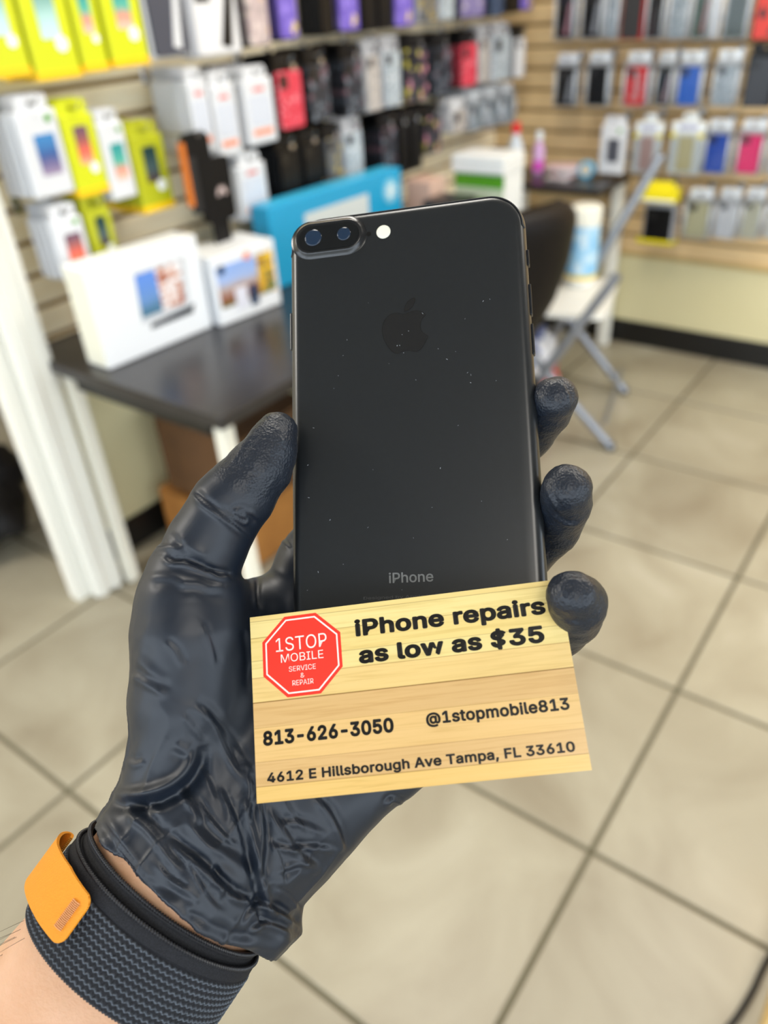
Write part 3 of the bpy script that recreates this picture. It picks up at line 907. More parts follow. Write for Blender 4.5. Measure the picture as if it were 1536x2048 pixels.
XF = 3.20
ROWR = [
    ('clearcase', 1.532, 1.445, 1.200, .20, 2, {'stripe': mat('rose', C(200, 150, 160), .3)}, 'blister_pack', 'black case with a rose strip, high on the right wall'),
    ('clearcase', 1.425, 1.335, 1.200, .20, 2, {'stripe': M_pkggrey}, 'blister_pack', 'black case with a silver strip, high on the right wall'),
    ('clearcase', 1.325, 1.275, 1.200, .20, 2, {'pat': PAT['silver']}, 'blister_pack', 'bright silvery pack left of the black and red one'),
    ('case', 1.265, 1.185, 1.197, .20, 2, {'pat': mat('charcoal', C(40, 38, 38), .4), 'bk': mat('signal_red', C(196, 36, 36), .4)}, 'phone_case_pack', 'charcoal case on a red card, high on the right wall'),
    ('clearcase', 1.175, 1.105, 1.195, .20, 2, {}, 'blister_pack', 'black case right of the charcoal one on red card'),
    ('clearcase', 1.095, 1.020, 1.194, .20, 2, {'pat': PAT['silver']}, 'blister_pack', 'shiny silver case in the top row above the blue one'),
    ('clearcase', 1.012, 0.945, 1.192, .20, 2, {'pat': mat('deep_green', C(30, 70, 44), .4), 'stripe': mat('brick_red', C(150, 50, 50), .4)}, 'blister_pack', 'dark green case with a red strip, top row of the right wall'),
    ('clearcase', 0.940, 0.912, 1.191, .20, 1, {'pat': PAT['white']}, 'blister_pack', 'narrow bright pack between the two green cases'),
    ('clearcase', 0.904, 0.818, 1.190, .20, 2, {'pat': mat('bottle_green', C(40, 62, 50), .4)}, 'blister_pack', 'dull green case with a grey gleam, top row of the right wall'),
    ('case', 0.806, 0.712, 1.188, .20, 2, {'pat': blotch_mat('print_red_black', C(200, 50, 40), [C(210, 50, 40), C(30, 20, 20), C(220, 70, 50)], 30)}, 'phone_case_pack', 'red and black patterned case, rightmost in the top row'),
    ('clearcase', 1.515, 1.420, 0.972, .175, 2, {'pat': PAT['dark'], 'stripe': M_pkggrey}, 'blister_pack', 'black case with a silver slash, second row, right wall'),
    ('clearcase', 1.385, 1.285, 0.976, .175, 2, {}, 'blister_pack', 'plain black case left of the bright red one, right wall'),
    ('clearcase', 1.235, 1.130, 0.978, .172, 2, {'pat': mat('scarlet', C(240, 34, 44), .35)}, 'blister_pack', 'bright red case with white script on the right wall'),
    ('clearcase', 1.112, 1.045, 0.982, .168, 2, {'stripe': mat('mauve', C(180, 150, 160), .3)}, 'blister_pack', 'black case with a mauve strip, between the red and the blue'),
    ('clearcase', 1.035, 0.937, 0.984, .165, 2, {'pat': mat('azure', C(8, 110, 214), .35)}, 'blister_pack', 'bright blue case in the second row of the right wall'),
    ('clearcase', 0.905, 0.814, 0.987, .165, 2, {'pat': PAT['silver']}, 'blister_pack', 'glittering silver case right of the blue one'),
    ('case', 0.795, 0.700, 0.985, .185, 2, {'pat': mat('graphite', C(44, 46, 52), .3), 'ring': False}, 'phone_case_pack', 'large graphite boxed case, rightmost in the second row'),
    ('wbox', 1.300, 1.200, 0.735, .200, 2, {'pic': mat('phone_grey', C(78, 80, 90), .3)}, 'phone_box', 'white box with a grey phone picture on the right wall'),
    ('ycard', 1.165, 1.062, 0.745, .185, 2, {'pat': mat('dusty_rose', C(200, 168, 160), .4)}, 'screen_protector_pack', 'white pack with yellow corners and a dusty rose case'),
    ('ycard', 1.025, 0.905, 0.752, .185, 2, {}, 'screen_protector_pack', 'white pack with yellow corners and a khaki window'),
    ('clearcase', 0.900, 0.802, 0.760, .175, 2, {'pat': mat('cobalt', C(6, 84, 196), .35)}, 'blister_pack', 'cobalt blue case in the third row of the right wall'),
    ('clearcase', 0.785, 0.685, 0.766, .172, 2, {'pat': mat('hot_pink', C(250, 26, 126), .35)}, 'blister_pack', 'hot pink case in the third row of the right wall'),
    ('clearcase', 0.672, 0.590, 0.772, .172, 2, {'pat': PAT['white']}, 'blister_pack', 'clear pack right of the hot pink case'),
    ('case', 1.090, 0.965, 0.500, .155, 2, {'pat': PAT['dark'], 'bk': M_pkggrey, 'ring': False}, 'phone_case_pack', 'black case under the bright yellow box on the right wall'),
    ('clearcase', 0.935, 0.825, 0.522, .175, 2, {'pat': mat('pale_khaki', C(206, 200, 160), .4)}, 'blister_pack', 'pale khaki pack in the bottom row of the right wall'),
    ('clearcase', 0.815, 0.730, 0.533, .172, 2, {'pat': PAT['white']}, 'blister_pack', 'white pack in the bottom row of the right wall'),
    ('clearcase', 0.722, 0.645, 0.543, .170, 2, {'pat': mat('pale_stone', C(205, 202, 180), .4)}, 'blister_pack', 'stone coloured pack, last but one in the bottom row'),
    ('clearcase', 0.636, 0.560, 0.552, .170, 2, {'pat': mat('pearl', C(225, 223, 215), .4)}, 'blister_pack', 'pearly pack, rightmost in the bottom row'),
]
FONT = None
try:
    FONT = bpy.data.fonts.load(os.path.join(bpy.utils.system_resource('DATAFILES'), 'fonts', 'Inter.woff2'))
except Exception:
    FONT = None


def text_mesh(body, offset=0.0, res=4, spacing=1.0):
    me = text_fill(body, 0.0, res, spacing)
    if offset > 0:
        # thicken the strokes: a strip along every outline edge and a disc at every outline point
        bm = bmesh.new()
        bm.from_mesh(me)
        be = [(e.verts[0].co.copy(), e.verts[1].co.copy()) for e in bm.edges if len(e.link_faces) == 1]
        seen = set()
        for a, b in be:
            d = b - a
            if d.length < 1e-7:
                continue
            n = Vector((-d.y, d.x, 0)).normalized() * offset
            bm.faces.new([bm.verts.new(p) for p in (a + n, a - n, b - n, b + n)])
            for p in (a, b):
                k = (round(p.x, 5), round(p.y, 5))
                if k not in seen:
                    seen.add(k)
                    bm.faces.new([bm.verts.new(p + Vector((math.cos(q * math.pi / 4) * offset, math.sin(q * math.pi / 4) * offset, 0))) for q in range(8)])
        for f in bm.faces:
            f.normal_update()
            if f.normal.z < 0:
                f.normal_flip()
        bm.to_mesh(me)
        bm.free()
    return me


def text_fill(body, offset=0.0, res=4, spacing=1.0):
    c = bpy.data.curves.new('txt', 'FONT')
    c.body = body
    if FONT:
        c.font = FONT
    c.offset = offset
    c.resolution_u = res
    c.space_character = spacing
    c.fill_mode = 'FRONT'
    o = bpy.data.objects.new('txt', c)
    COL.objects.link(o)
    bpy.context.view_layer.update()
    me = bpy.data.meshes.new_from_object(o.evaluated_get(bpy.context.evaluated_depsgraph_get()))
    bpy.data.objects.remove(o)
    bpy.data.curves.remove(c)
    return me


def fit_text(name, body, x0, x1, ybase, cap, z, m, parent, offset=0.0, spacing=1.0, th=0.0):
    """text whose ink spans x0..x1 and whose capitals are cap high"""
    ref = text_mesh('H', offset)
    hv = [v.co.y for v in ref.vertices]
    ch = max(hv) - min(hv)
    me = text_mesh(body, offset, spacing=spacing)
    xs = [v.co.x for v in me.vertices]
    lo, hi = min(xs), max(xs)
    sx = (x1 - x0) / (hi - lo)
    sy = cap / ch
    for v in me.vertices:
        v.co = Vector((x0 + (v.co.x - lo) * sx, ybase + v.co.y * sy, z))
    me.name = name
    me.materials.clear()
    me.materials.append(m)
    return obj(name, me, m, parent)


for (style, ya, yb, z0, hh, n, opt, nm, lab) in ROWR:
    w = ya - yb
    r = package(style, w, hh, nm, lab, 'phone case' if 'case' in nm or 'blister' in nm else 'package', (XF, (ya + yb) / 2, z0), -math.pi / 2, None, opt)
    if 'script' in lab:
        tx = fit_text('white_script', 'Super', -0.05, 0.05, -0.01, 0.03, 0, MATS['white_print'], r, 0.01)
        tx.matrix_parent_inverse = Matrix.Identity(4)
        tx.rotation_euler = (math.radians(90), math.radians(-90), 0)
        tx.location = (0.004, 0.0018, 0.072)
    if n > 1:
        for q in range(1, n):
            c = copy_thing(r, (XF + q * 0.022, (ya + yb) / 2, z0), ORD[q] + ' behind the ' + lab)
            c['group'] = 'packs behind the ' + lab
    hooks_right((ya + yb) / 2, z0 + hh + (0.009 if style == 'ycard' else -0.009), XF - 0.01)

# bright yellow box on the bottom row of the right wall
t = thing('yellow_box', 'bright yellow open box on the right wall above a black case', 'box', (XF - 0.05, 1.03, 0.655), -math.pi / 2)
My = mat('bright_yellow', C(240, 222, 20), 0.4)
bm = bmesh.new()
bm_box(bm, (-0.07, 0.0, 0), (0.07, 0.07, 0.05), 0.002)
obj('carton', bm, My, t)
bm = bmesh.new()
bm_box(bm, (-0.06, 0.01, 0.05), (0.06, 0.012, 0.078), 0.0006)
obj('header_flap', bm, My, t)
bm = bmesh.new()
bm_box(bm, (-0.068, -0.001, 0.004), (0.068, 0.0, 0.012))
obj('pale_edge', bm, MATS['white_print'], t)
hooks_right(1.03, 0.70, XF - 0.0)
t = thing('yellow_tray', 'thin bright yellow tray under the black case on the right wall', 'tray', (XF - 0.01, 1.03, 0.488), -math.pi / 2)
bm = bmesh.new()
bm_box(bm, (-0.075, 0, 0), (0.075, 0.06, 0.003))
bm_box(bm, (-0.075, 0, 0), (0.075, 0.003, 0.016))
bm_box(bm, (-0.075, 0.0, 0), (-0.072, 0.06, 0.016))
bm_box(bm, (0.072, 0.0, 0), (0.075, 0.06, 0.016))
obj('tray_body', bm, My, t)
bm = bmesh.new()
bm_box(bm, (-0.03, 0.06, 0.0), (0.03, 0.157, 0.003))
obj('bracket', bm, M_chrome, t)

# black holster hanging in front of the white packs
t = thing('armband_holster', 'black armband holster with orange trim hanging above the tablet box', 'holster', (1.385, 1.575, 0.88))
M_hol = mat('holster_black', C(10, 10, 12), 0.5, 0, 0.25)
bm = bmesh.new()
bm_prism(bm, rrect(0.105, 0.15, 0.014, 4, 0.03, 0.125), 0, 0.014)
bmesh.ops.transform(bm, matrix=Matrix.Translation((0, 0.014, 0)) @ Matrix.Rotation(math.radians(90), 4, 'X'), verts=bm.verts)
obj('pouch', bm, M_hol, t)
bm = bmesh.new()
bm_prism(bm, rrect(0.055, 0.10, 0.008, 3, 0.03, 0.035), 0, 0.008)
bmesh.ops.transform(bm, matrix=Matrix.Translation((0, 0.014, 0)) @ Matrix.Rotation(math.radians(90), 4, 'X'), verts=bm.verts)
obj('lower_strap', bm, M_hol, t)
bm = bmesh.new()
bm_prism(bm, rrect(0.085, 0.075, 0.02, 4, -0.01, 0.225), 0, 0.012)
bmesh.ops.transform(bm, matrix=Matrix.Translation((0, 0.018, 0)) @ Matrix.Rotation(math.radians(90), 4, 'X'), verts=bm.verts)
obj('header', bm, M_hol, t)
box('orange_trim', (-0.060, 0.004, 0.10), (-0.046, 0.02, 0.245), mat('amber_trim', C(206, 110, 30), 0.5), t, 0.002)
box('side_panel', (-0.047, 0.002, 0.08), (-0.02, 0.02, 0.21), mat('holster_dark', C(26, 26, 28), 0.5), t, 0.002)
bm = bmesh.new()
for q in range(9):
    a = math.radians(-100 + 25 * q)
    mt = Matrix.Translation((0.042, -0.0006, 0.115)) @ Matrix.Rotation(a, 4, 'Y')
    pts = [(0.0, 0.004), (0.003, 0.011), (0, 0.020), (-0.003, 0.011)]
    vs = [bm.verts.new(mt @ Vector((x, 0, z_))) for x, z_ in pts]
    bm.faces.new(vs)
obj('flower_emblem', bm, mat('pale_rose', C(210, 190, 186), 0.5), t)
hooks_left(1.375, 1.135, 1.57)

# ------------------------------------------------------------------ corner desk and what stands on it
t = thing('corner_desk', 'black topped desk with white legs in the far corner', 'table', (2.99, 1.20, 0))
box('desk_top', (0, 0, 0.695), (0.32, 0.50, 0.72), M_top, t, 0.004)
for lx, ly in ((0.245, 0.0), (0.02, 0.44), (0.245, 0.44)):
    box('leg', (lx, ly, 0), (lx + 0.045, ly + 0.045, 0.695), M_white, t, 0.004)
t = thing('pink_bottle', 'pink and lilac bottle on the corner desk', 'bottle', (3.16, 1.545, 0.72))
bm = bmesh.new()
bm_lathe(bm, [(0.020, 0.0), (0.024, 0.005), (0.024, 0.10), (0.012, 0.125), (0.012, 0.135)], 24)
smooth_by_angle(obj('body', bm, mat('lilac', C(214, 170, 214), 0.3), t), 40)
bm = bmesh.new()
bm_lathe(bm, [(0.014, 0.135), (0.014, 0.165), (0.010, 0.17)], 20)
obj('cap', bm, MATS['white_print'], t)
bm = bmesh.new()
bm_lathe(bm, [(0.0247, 0.02), (0.0247, 0.06)], 24)
obj('label', bm, mat('magenta', C(222, 90, 200), 0.4), t)
t = thing('red_capped_bottle', 'clear bottle with a red cap beside the pink bottle', 'bottle', (3.06, 1.60, 0.72))
bm = bmesh.new()
bm_lathe(bm, [(0.026, 0.0), (0.030, 0.006), (0.030, 0.13), (0.014, 0.165), (0.014, 0.18)], 24)
smooth_by_angle(obj('body', bm, mat('pale_body', C(214, 220, 226), 0.25), t), 40)
bm = bmesh.new()
bm_lathe(bm, [(0.018, 0.175), (0.018, 0.205), (0.014, 0.212)], 20)
obj('cap', bm, mat('cap_red', C(226, 30, 34), 0.35), t)
t = thing('paper_pile', 'pile of white wrappers and papers on the corner desk', 'paper', (3.15, 1.43, 0.72))
for q in range(5):
    bm = bmesh.new()
    bm_box(bm, (-0.06, -0.045, q * 0.010), (0.06, 0.045, q * 0.010 + 0.009), 0.002, mtx=Matrix.Rotation(q * 0.5, 4, 'Z'))
    obj('sheet', bm, (mat('paper_white', C(226, 222, 222), 0.6), mat('paper_rose', C(222, 190, 190), 0.6), mat('paper_grey', C(150, 152, 160), 0.6))[q % 3], t)
t = thing('blue_tape', 'small round light blue tape roll on the corner desk', 'tape', (3.17, 1.335, 0.7645))
bm = bmesh.new()
n = 28
ri, ro, hw = 0.022, 0.034, 0.010
rg = []
for q in range(n):
    a = 2 * math.pi * q / n
    rg.append([bm.verts.new((s, r_ * math.cos(a), r_ * math.sin(a) - 0.0105)) for r_, s in ((ri, -hw), (ro, -hw), (ro, hw), (ri, hw))])
for q in range(n):
    a, b = rg[q], rg[(q + 1) % n]
    for k2 in range(4):
        bm.faces.new((a[k2], a[(k2 + 1) % 4], b[(k2 + 1) % 4], b[k2]))
bmesh.ops.recalc_face_normals(bm, faces=bm.faces)
obj('roll', bm, mat('sky_tape', C(90, 176, 214), 0.4), t)
bm = bmesh.new()
bm_lathe(bm, [(0.0215, -0.0098), (0.0215, 0.0098)], 24)
bmesh.ops.transform(bm, matrix=Matrix.Translation((0, 0, -0.0105)) @ Matrix.Rotation(math.radians(90), 4, 'Y'), verts=bm.verts)
obj('core', bm, mat('core_cream', C(226, 214, 190), 0.6), t)

# ------------------------------------------------------------------ folding chair with a wipes canister
M_grey = mat('grey_tube', C(150, 154, 162), 0.3, 0.7)
M_seat = mat('white_seat', C(232, 231, 224), 0.4)


def V3(*a):
    return Vector(a)


t = thing('folding_chair', 'white folding chair with grey tube legs near the right wall', 'chair', (2.75, 1.1, 0))
L = V3(2.75, 1.1, 0)


def rel(p):
    return tuple(Vector(p) - L)


# two side frames; long tube runs from back top to the front foot, short one crosses it
tube('back_tube', [rel((2.84, 0.93, 0.885)), rel((2.72, 1.13, 0.42)), rel((2.62, 1.30, 0.04)), rel((2.615, 1.31, 0.0))], 0.017, M_grey, t)
tube('leg', [rel((2.74, 1.34, 0.46)), rel((2.82, 0.945, 0.012))], 0.017, M_grey, t)
tube('leg', [rel((2.30, 1.22, 0.42)), rel((2.366, 0.815, 0.012))], 0.017, M_grey, t)
tube('back_tube', [rel((2.36, 0.86, 0.62)), rel((2.30, 1.02, 0.34)), rel((2.22, 1.20, 0.0))], 0.017, M_grey, t)
tube('cross_bar', [rel((2.815, 0.97, 0.10)), rel((2.372, 0.85, 0.10))], 0.008, M_grey, t)
for p in ((2.82, 0.945, 0.0), (2.366, 0.815, 0.0)):
    bm = bmesh.new()
    bm_tube(bm, [rel(p), rel((p[0], p[1] + 0.01, 0.03))], 0.017, 12)
    obj('rubber_foot', bm, mat('rubber', C(60, 58, 56), 0.7), t)
bm = bmesh.new()
bm_prism(bm, rrect(0.40, 0.34, 0.05, 5), 0.0, 0.018)
bmesh.ops.transform(bm, matrix=Matrix.Translation(rel((2.58, 1.13, 0.435))) @ Matrix.Rotation(math.radians(15), 4, 'Z'), verts=bm.verts)
smooth_by_angle(obj('seat', bm, M_seat, t), 40)

t = thing('wipes_canister', 'blue and white wipes canister standing on the folding chair seat', 'canister', (2.70, 1.125, 0.4545))
bm = bmesh.new()
bm_lathe(bm, [(0.050, 0.0), (0.056, 0.006), (0.056, 0.225)], 36)
smooth_by_angle(obj('body', bm, mat('canister_white', C(228, 228, 222), 0.35), t), 40)
bm = bmesh.new()
bm_lathe(bm, [(0.0566, 0.045), (0.0566, 0.215)], 36)
smooth_by_angle(obj('label', bm, noise_mat('label_blue', [(0.35, C(110, 176, 226)), (0.5, C(150, 200, 232)), (0.62, C(200, 222, 236))], scale=18, rough=0.35), t), 40)
bm = bmesh.new()
bm_lathe(bm, [(0.0572, 0.030), (0.0572, 0.046)], 36)
obj('yellow_band', bm, mat('band_yellow', C(230, 200, 60), 0.4), t)
bm = bmesh.new()
bm_lathe(bm, [(0.058, 0.225), (0.058, 0.272), (0.050, 0.280), (0.02, 0.283)], 36)
smooth_by_angle(obj('cap', bm, mat('cap_cream', C(230, 228, 214), 0.4), t), 40)

t = thing('shopping_bag', 'red, white and blue crumpled bag beneath the folding chair', 'bag', (2.45, 1.20, 0.0))
bm = bmesh.new()
bmesh.ops.create_icosphere(bm, subdivisions=4, radius=1)
for v in bm.verts:
    n_ = v.co.copy()
    r = 1 + 0.12 * math.sin(8 * n_.x + 5 * n_.z) + 0.07 * math.sin(17 * n_.y + 7 * n_.z)
    v.co = Vector((n_.x * 0.13 * r, n_.y * 0.11 * r, max(0, 0.17 + n_.z * 0.18 * r)))
mb = noise_mat('bag_tricolour', [(0.38, C(190, 30, 50)), (0.44, C(190, 30, 50)), (0.46, C(225, 225, 230)), (0.56, C(225, 225, 230)), (0.58, C(70, 90, 150)), (0.7, C(170, 165, 165))], scale=7, rough=0.4)
obj('sack', bm, mb, t, smooth=True)
bm = bmesh.new()
bm_tube(bm, [(-0.05, 0, 0.32), (-0.04, 0, 0.40), (0.0, 0, 0.42), (0.04, 0, 0.40), (0.05, 0, 0.32)], 0.005, 8)
obj('handle', bm, mb, t, smooth=True)

# ------------------------------------------------------------------ brown leather office chair behind the phone
M_leather = noise_mat('brown_leather', [(0.3, C(15, 12, 12)), (0.7, C(20, 16, 16))], scale=25, spec=0.16, rough=0.42, bump=0.15, bump_scale=220)
t = thing('office_chair', 'dark brown leather office chair standing behind the phone', 'chair', (1.65, 0.93, 0), math.radians(-121))
bm = bmesh.new()
NU, NV = 20, 26
gr = {}
for side in (0, 1):
    for a in range(NU + 1):
        for b in range(NV + 1):
            u = a / NU * 2 - 1
            v = b / NV
            hwid = 0.235 * float(np.interp(v, [0, .15, .3, .5, .7, 1], [.40, .52, .68, .90, 1, 1])) * (1 if v < 0.9 else math.sqrt(max(0.0, 1 - ((v - 0.9) / 0.1) ** 2 * 0.45)))
            edge = (1 - abs(u) ** 6) ** 0.5 * (1 - abs(2 * v - 1) ** 10) ** 0.5
            thick = 0.045 * edge
            bow = 0.05 * u * u
            x = -0.02 + 0.10 * v - bow + (thick if side else -thick)
            gr[side, a, b] = bm.verts.new((x, u * hwid, 0.47 + v * 0.50))
for side in (0, 1):
    for a in range(NU):
        for b in range(NV):
            f = [gr[side, a, b], gr[side, a + 1, b], gr[side, a + 1, b + 1], gr[side, a, b + 1]]
            bm.faces.new(f if side else list(reversed(f)))
bmesh.ops.remove_doubles(bm, verts=bm.verts, dist=1e-5)
bmesh.ops.recalc_face_normals(bm, faces=bm.faces)
obj('backrest', bm, M_leather, t, smooth=True)
bm = bmesh.new()
bm_prism(bm, rrect(0.44, 0.46, 0.07, 6, -0.24, 0), 0.37, 0.45)
bmesh.ops.bevel(bm, geom=[e for e in bm.edges if abs(e.verts[0].co.z - e.verts[1].co.z) < 1e-6], offset=0.02, segments=3, affect='EDGES')
smooth_by_angle(obj('seat', bm, M_leather, t), 50)
tube('gas_column', [(-0.22, 0, 0.07), (-0.22, 0, 0.38)], 0.025, M_black_gloss, t)
for q in range(5):
    a = 2 * math.pi * q / 5
    e = (-0.22 + 0.27 * math.cos(a), 0.27 * math.sin(a))
    lg = tube('base_arm', [(-0.22, 0, 0.10), (e[0], e[1], 0.06)], [0.022, 0.014], M_black_gloss, t)
    bm = bmesh.new()
    bm_lathe(bm, [(0.012, -0.02), (0.026, -0.018), (0.026, 0.018), (0.012, 0.02)], 18)
    bmesh.ops.transform(bm, matrix=Matrix.Translation((e[0], e[1], 0.0265)) @ Matrix.Rotation(a, 4, 'Z') @ Matrix.Rotation(math.radians(90), 4, 'X'), verts=bm.verts)
    obj('caster', bm, M_black_gloss, lg)
bm = bmesh.new()
bm_box(bm, (-0.25, -0.03, 0.36), (0.06, 0.03, 0.375), 0.003)
bm_box(bm, (0.03, -0.03, 0.36), (0.05, 0.03, 0.56), 0.003)
obj('bracket', bm, M_black_gloss, t)

# ------------------------------------------------------------------ cord and carton at the lower right
pts = [(0.92, -0.10, 0.006), (0.877, -0.082, 0.006), (0.84, -0.076, 0.006), (0.807, -0.073, 0.006), (0.77, -0.067, 0.006), (0.738, -0.060, 0.006), (0.69, -0.045, 0.006), (0.62, -0.03, 0.006), (0.50, -0.04, 0.006), (0.36, -0.12, 0.006), (0.25, -0.3, 0.006), (0.2, -0.6, 0.006)]
cs = []
for i in range(len(pts) - 1):
    p0, p1, p2, p3 = [Vector(pts[max(0, min(len(pts) - 1, i + q))]) for q in (-1, 0, 1, 2)]
    for s in range(6):
        u = s / 6
        cs.append(0.5 * ((2 * p1) + (-p0 + p2) * u + (2 * p0 - 5 * p1 + 4 * p2 - p3) * u * u + (-p0 + 3 * p1 - 3 * p2 + p3) * u ** 3))
t = thing('power_cord', 'black cord lying across the floor tiles at the lower right', 'cord', (0.8, -0.1, 0))
o = tube('cable', [tuple(p - Vector((0.8, -0.1, 0))) for p in cs], 0.0052, mat('cord_black', C(14, 14, 14), 0.4), t, 10)
bm = bmesh.new()
bm_box(bm, (-0.02, -0.012, 0), (0.02, 0.012, 0.02), 0.004, 2, mtx=Matrix.Translation((0.13, -0.005, 0)))
obj('plug', bm, MATS['cord_black'], t)
t = thing('wooden_board', 'pale wooden board end at the lower right corner, beside the cord', 'board', (0.719, -0.414, 0))
box('plank', (0, 0, 0), (0.32, 0.32, 0.10), noise_mat('pale_wood', [(0.3, C(206, 172, 108)), (0.7, C(222, 190, 128))], scale=8, rough=0.5, stretch=(1, 12, 12)), t, 0.003)
box('plank', (0.004, 0.004, 0.101), (0.316, 0.316, 0.118), MATS['pale_wood'], t, 0.003)
# ================================================================== foreground: held things
# the hand, phone and card are modelled in metres in one frame: x right, y up, z towards the photographer
def G(px, py, d):
    return np.array([(px - 768.0) / FPX * d, -(py - 1024.0) / FPX * d, -d])


def M4(R, T):
    return CAMM @ Matrix(((R[0][0], R[0][1], R[0][2], T[0]), (R[1][0], R[1][1], R[1][2], T[1]), (R[2][0], R[2][1], R[2][2], T[2]), (0, 0, 0, 1)))


# ------------------------------------------------------------------ phone
PR = [[0.98019, -0.02585, -0.19638], [0.05869, 0.98483, 0.16331], [0.18918, -0.1716, 0.96683]]
PT = [0.00812, 0.02268, -0.23832]
M_phone = noise_mat('phone_black', [(0.3, C(20, 23, 26)), (0.7, C(23, 26, 29))], scale=400, rough=0.30, metal=0.0, spec=0.7)
phone = thing('smartphone', 'matte black smartphone held upright in the gloved hand, its back to the viewer', 'phone')
phone.matrix_world = M4(PR, PT)
PW, PH, PRAD, PTH = 0.0779, 0.1582, 0.0115, 0.0073


def rr_ring(inset, z, n=10, w=PW, h=PH, r=PRAD):
    return [(x, y, z) for x, y in rrect(w - 2 * inset, h - 2 * inset, max(r - inset, 0.0005), n)]


bm = bmesh.new()
rings = []
er = 0.00355
prof = [(er * (1 - math.sin(a)), -er * (1 - math.cos(a))) for a in [math.radians(90 * q / 8) for q in range(9)]]
prof += [(er * (1 - math.cos(a)), -(PTH - er) - er * math.sin(a)) for a in [math.radians(90 * q / 8) for q in range(9)]]
for ins, z in [(0.006, 0.0)] + prof + [(0.006, -PTH)]:
    rings.append([bm.verts.new(p) for p in rr_ring(ins, z)])
for a, b in zip(rings, rings[1:]):
    n = len(a)
    for k in range(n):
        bm.faces.new((a[k], b[k], b[(k + 1) % n], a[(k + 1) % n]))
bm.faces.new(rings[0])
bm.faces.new(list(reversed(rings[-1])))
obj('body', bm, M_phone, phone, smooth=True)
M_screen = mat('screen_glass', C(8, 8, 10), 0.08)
bm = bmesh.new()
bm_prism(bm, rrect(PW - 0.006, PH - 0.006, 0.008, 8), -PTH - 0.0004, -PTH + 0.0002)
obj('screen', bm, M_screen, phone)
# antenna line following the upper rim
pth = []
for x, y, z in rr_ring(0.00095, -0.00095, 14):
    if y > 0.0655:
        pth.append((x, y, z))
pth.sort(key=lambda p: p[0])
pth = [(pth[0][0] - 0.0006, 0.0664, -0.0018)] + [(x, y, z + 0.0001) for x, y, z in pth] + [(pth[-1][0] + 0.0006, 0.0664, -0.0018)]
tube('antenna_line', pth, 0.00022, mat('antenna_grey', C(30, 31, 33), 0.5), phone, 6)
# side buttons
M_btn = mat('button_black', C(34, 35, 38), 0.3)
for nm, sx, y0, y1 in (('mute_switch', 1, 0.0542, 0.0594), ('volume_button', 1, 0.0376, 0.0478), ('volume_button', 1, 0.0246, 0.0346), ('power_button', -1, 0.034, 0.047)):
    bm = bmesh.new()
    x = sx * 0.0391
    bm_box(bm, (x - 0.0004, y0, -0.0050), (x + 0.0004, y1, -0.0024), 0.0003, 2)
    obj(nm, bm, M_btn, phone)
# camera
bm = bmesh.new()


def stadium(w, h, n=20):
    pts = []
    for k in range(n + 1):
        a = math.radians(-90 + 180 * k / n)
        pts.append((w / 2 - h / 2 + h / 2 * math.cos(a), h / 2 * math.sin(a)))
    for k in range(n + 1):
        a = math.radians(90 + 180 * k / n)
        pts.append((-w / 2 + h / 2 + h / 2 * math.cos(a), h / 2 * math.sin(a)))
    return pts


def ring_stack(bm, specs, cx_, cy_, cap=True):
    rg = [[bm.verts.new((x + cx_, y + cy_, z)) for x, y in stadium(w, h)] for w, h, z in specs]
    for a, b in zip(rg, rg[1:]):
        n = len(a)
        for k in range(n):
            bm.faces.new((a[k], a[(k + 1) % n], b[(k + 1) % n], b[k]))
    if cap:
        bm.faces.new(rg[-1])


LXc, LYc = -0.0250, 0.0706
ring_stack(bm, [(0.0262, 0.0140, -0.0001), (0.0252, 0.0130, 0.0001), (0.0238, 0.0118, 0.00055), (0.0228, 0.0110, 0.0010), (0.0222, 0.0104, 0.00125), (0.0214, 0.0097, 0.00128), (0.0208, 0.0091, 0.0011)], LXc, LYc)
cb = smooth_by_angle(obj('camera_bump', bm, mat('bump_metal', C(24, 25, 27), 0.22, 0.0, 0.6), phone), 60)
bm = bmesh.new()
ring_stack(bm, [(0.0206, 0.0089, 0.0009), (0.0206, 0.0089, 0.00122), (0.0200, 0.0083, 0.00130)], LXc, LYc)
cg = obj('camera_glass', bm, mat('camera_glass', C(16, 18, 20), 0.06), phone)
for lx, r, nm in ((-0.0301, 0.0029, 'wide'), (-0.01965, 0.0023, 'tele')):
    bm = bmesh.new()
    bm_lathe(bm, [(r, 0.00126), (r, 0.00134), (r * 0.82, 0.00140), (r * 0.4, 0.00148), (0.0002, 0.0015)], 32)
    bmesh.ops.transform(bm, matrix=Matrix.Translation((lx, 0.07075, 0)), verts=bm.verts)
    le = obj('lens', bm, mat('lens_blue', C(30, 46, 66), 0.12, 0, 0.45), cg, smooth=True)
    for dx, dy, rr in ((0.15, -0.35, 0.12), (0.32, -0.22, 0.09)):
        pass
bm = bmesh.new()
bm_lathe(bm, [(0.00235, 0.0), (0.00235, 0.0001), (0.0019, 0.00022), (0.0001, 0.00028)], 28)
bmesh.ops.transform(bm, matrix=Matrix.Translation((-0.0066, 0.0703, 0)), verts=bm.verts)
obj('flash', bm, mat('flash_cream', C(232, 230, 212), 0.35), phone, smooth=True)
bm = bmesh.new()
n = 24
ia = [bm.verts.new((-0.0115 + 0.00045 * math.cos(2 * math.pi * k / n), 0.0702 + 0.00045 * math.sin(2 * math.pi * k / n), 0.00012)) for k in range(n)]
ib = [bm.verts.new((-0.0115 + 0.0008 * math.cos(2 * math.pi * k / n), 0.0702 + 0.0008 * math.sin(2 * math.pi * k / n), 0.00012)) for k in range(n)]
for k in range(n):
    bm.faces.new((ia[k], ib[k], ib[(k + 1) % n], ia[(k + 1) % n]))
bm.faces.new(ia)
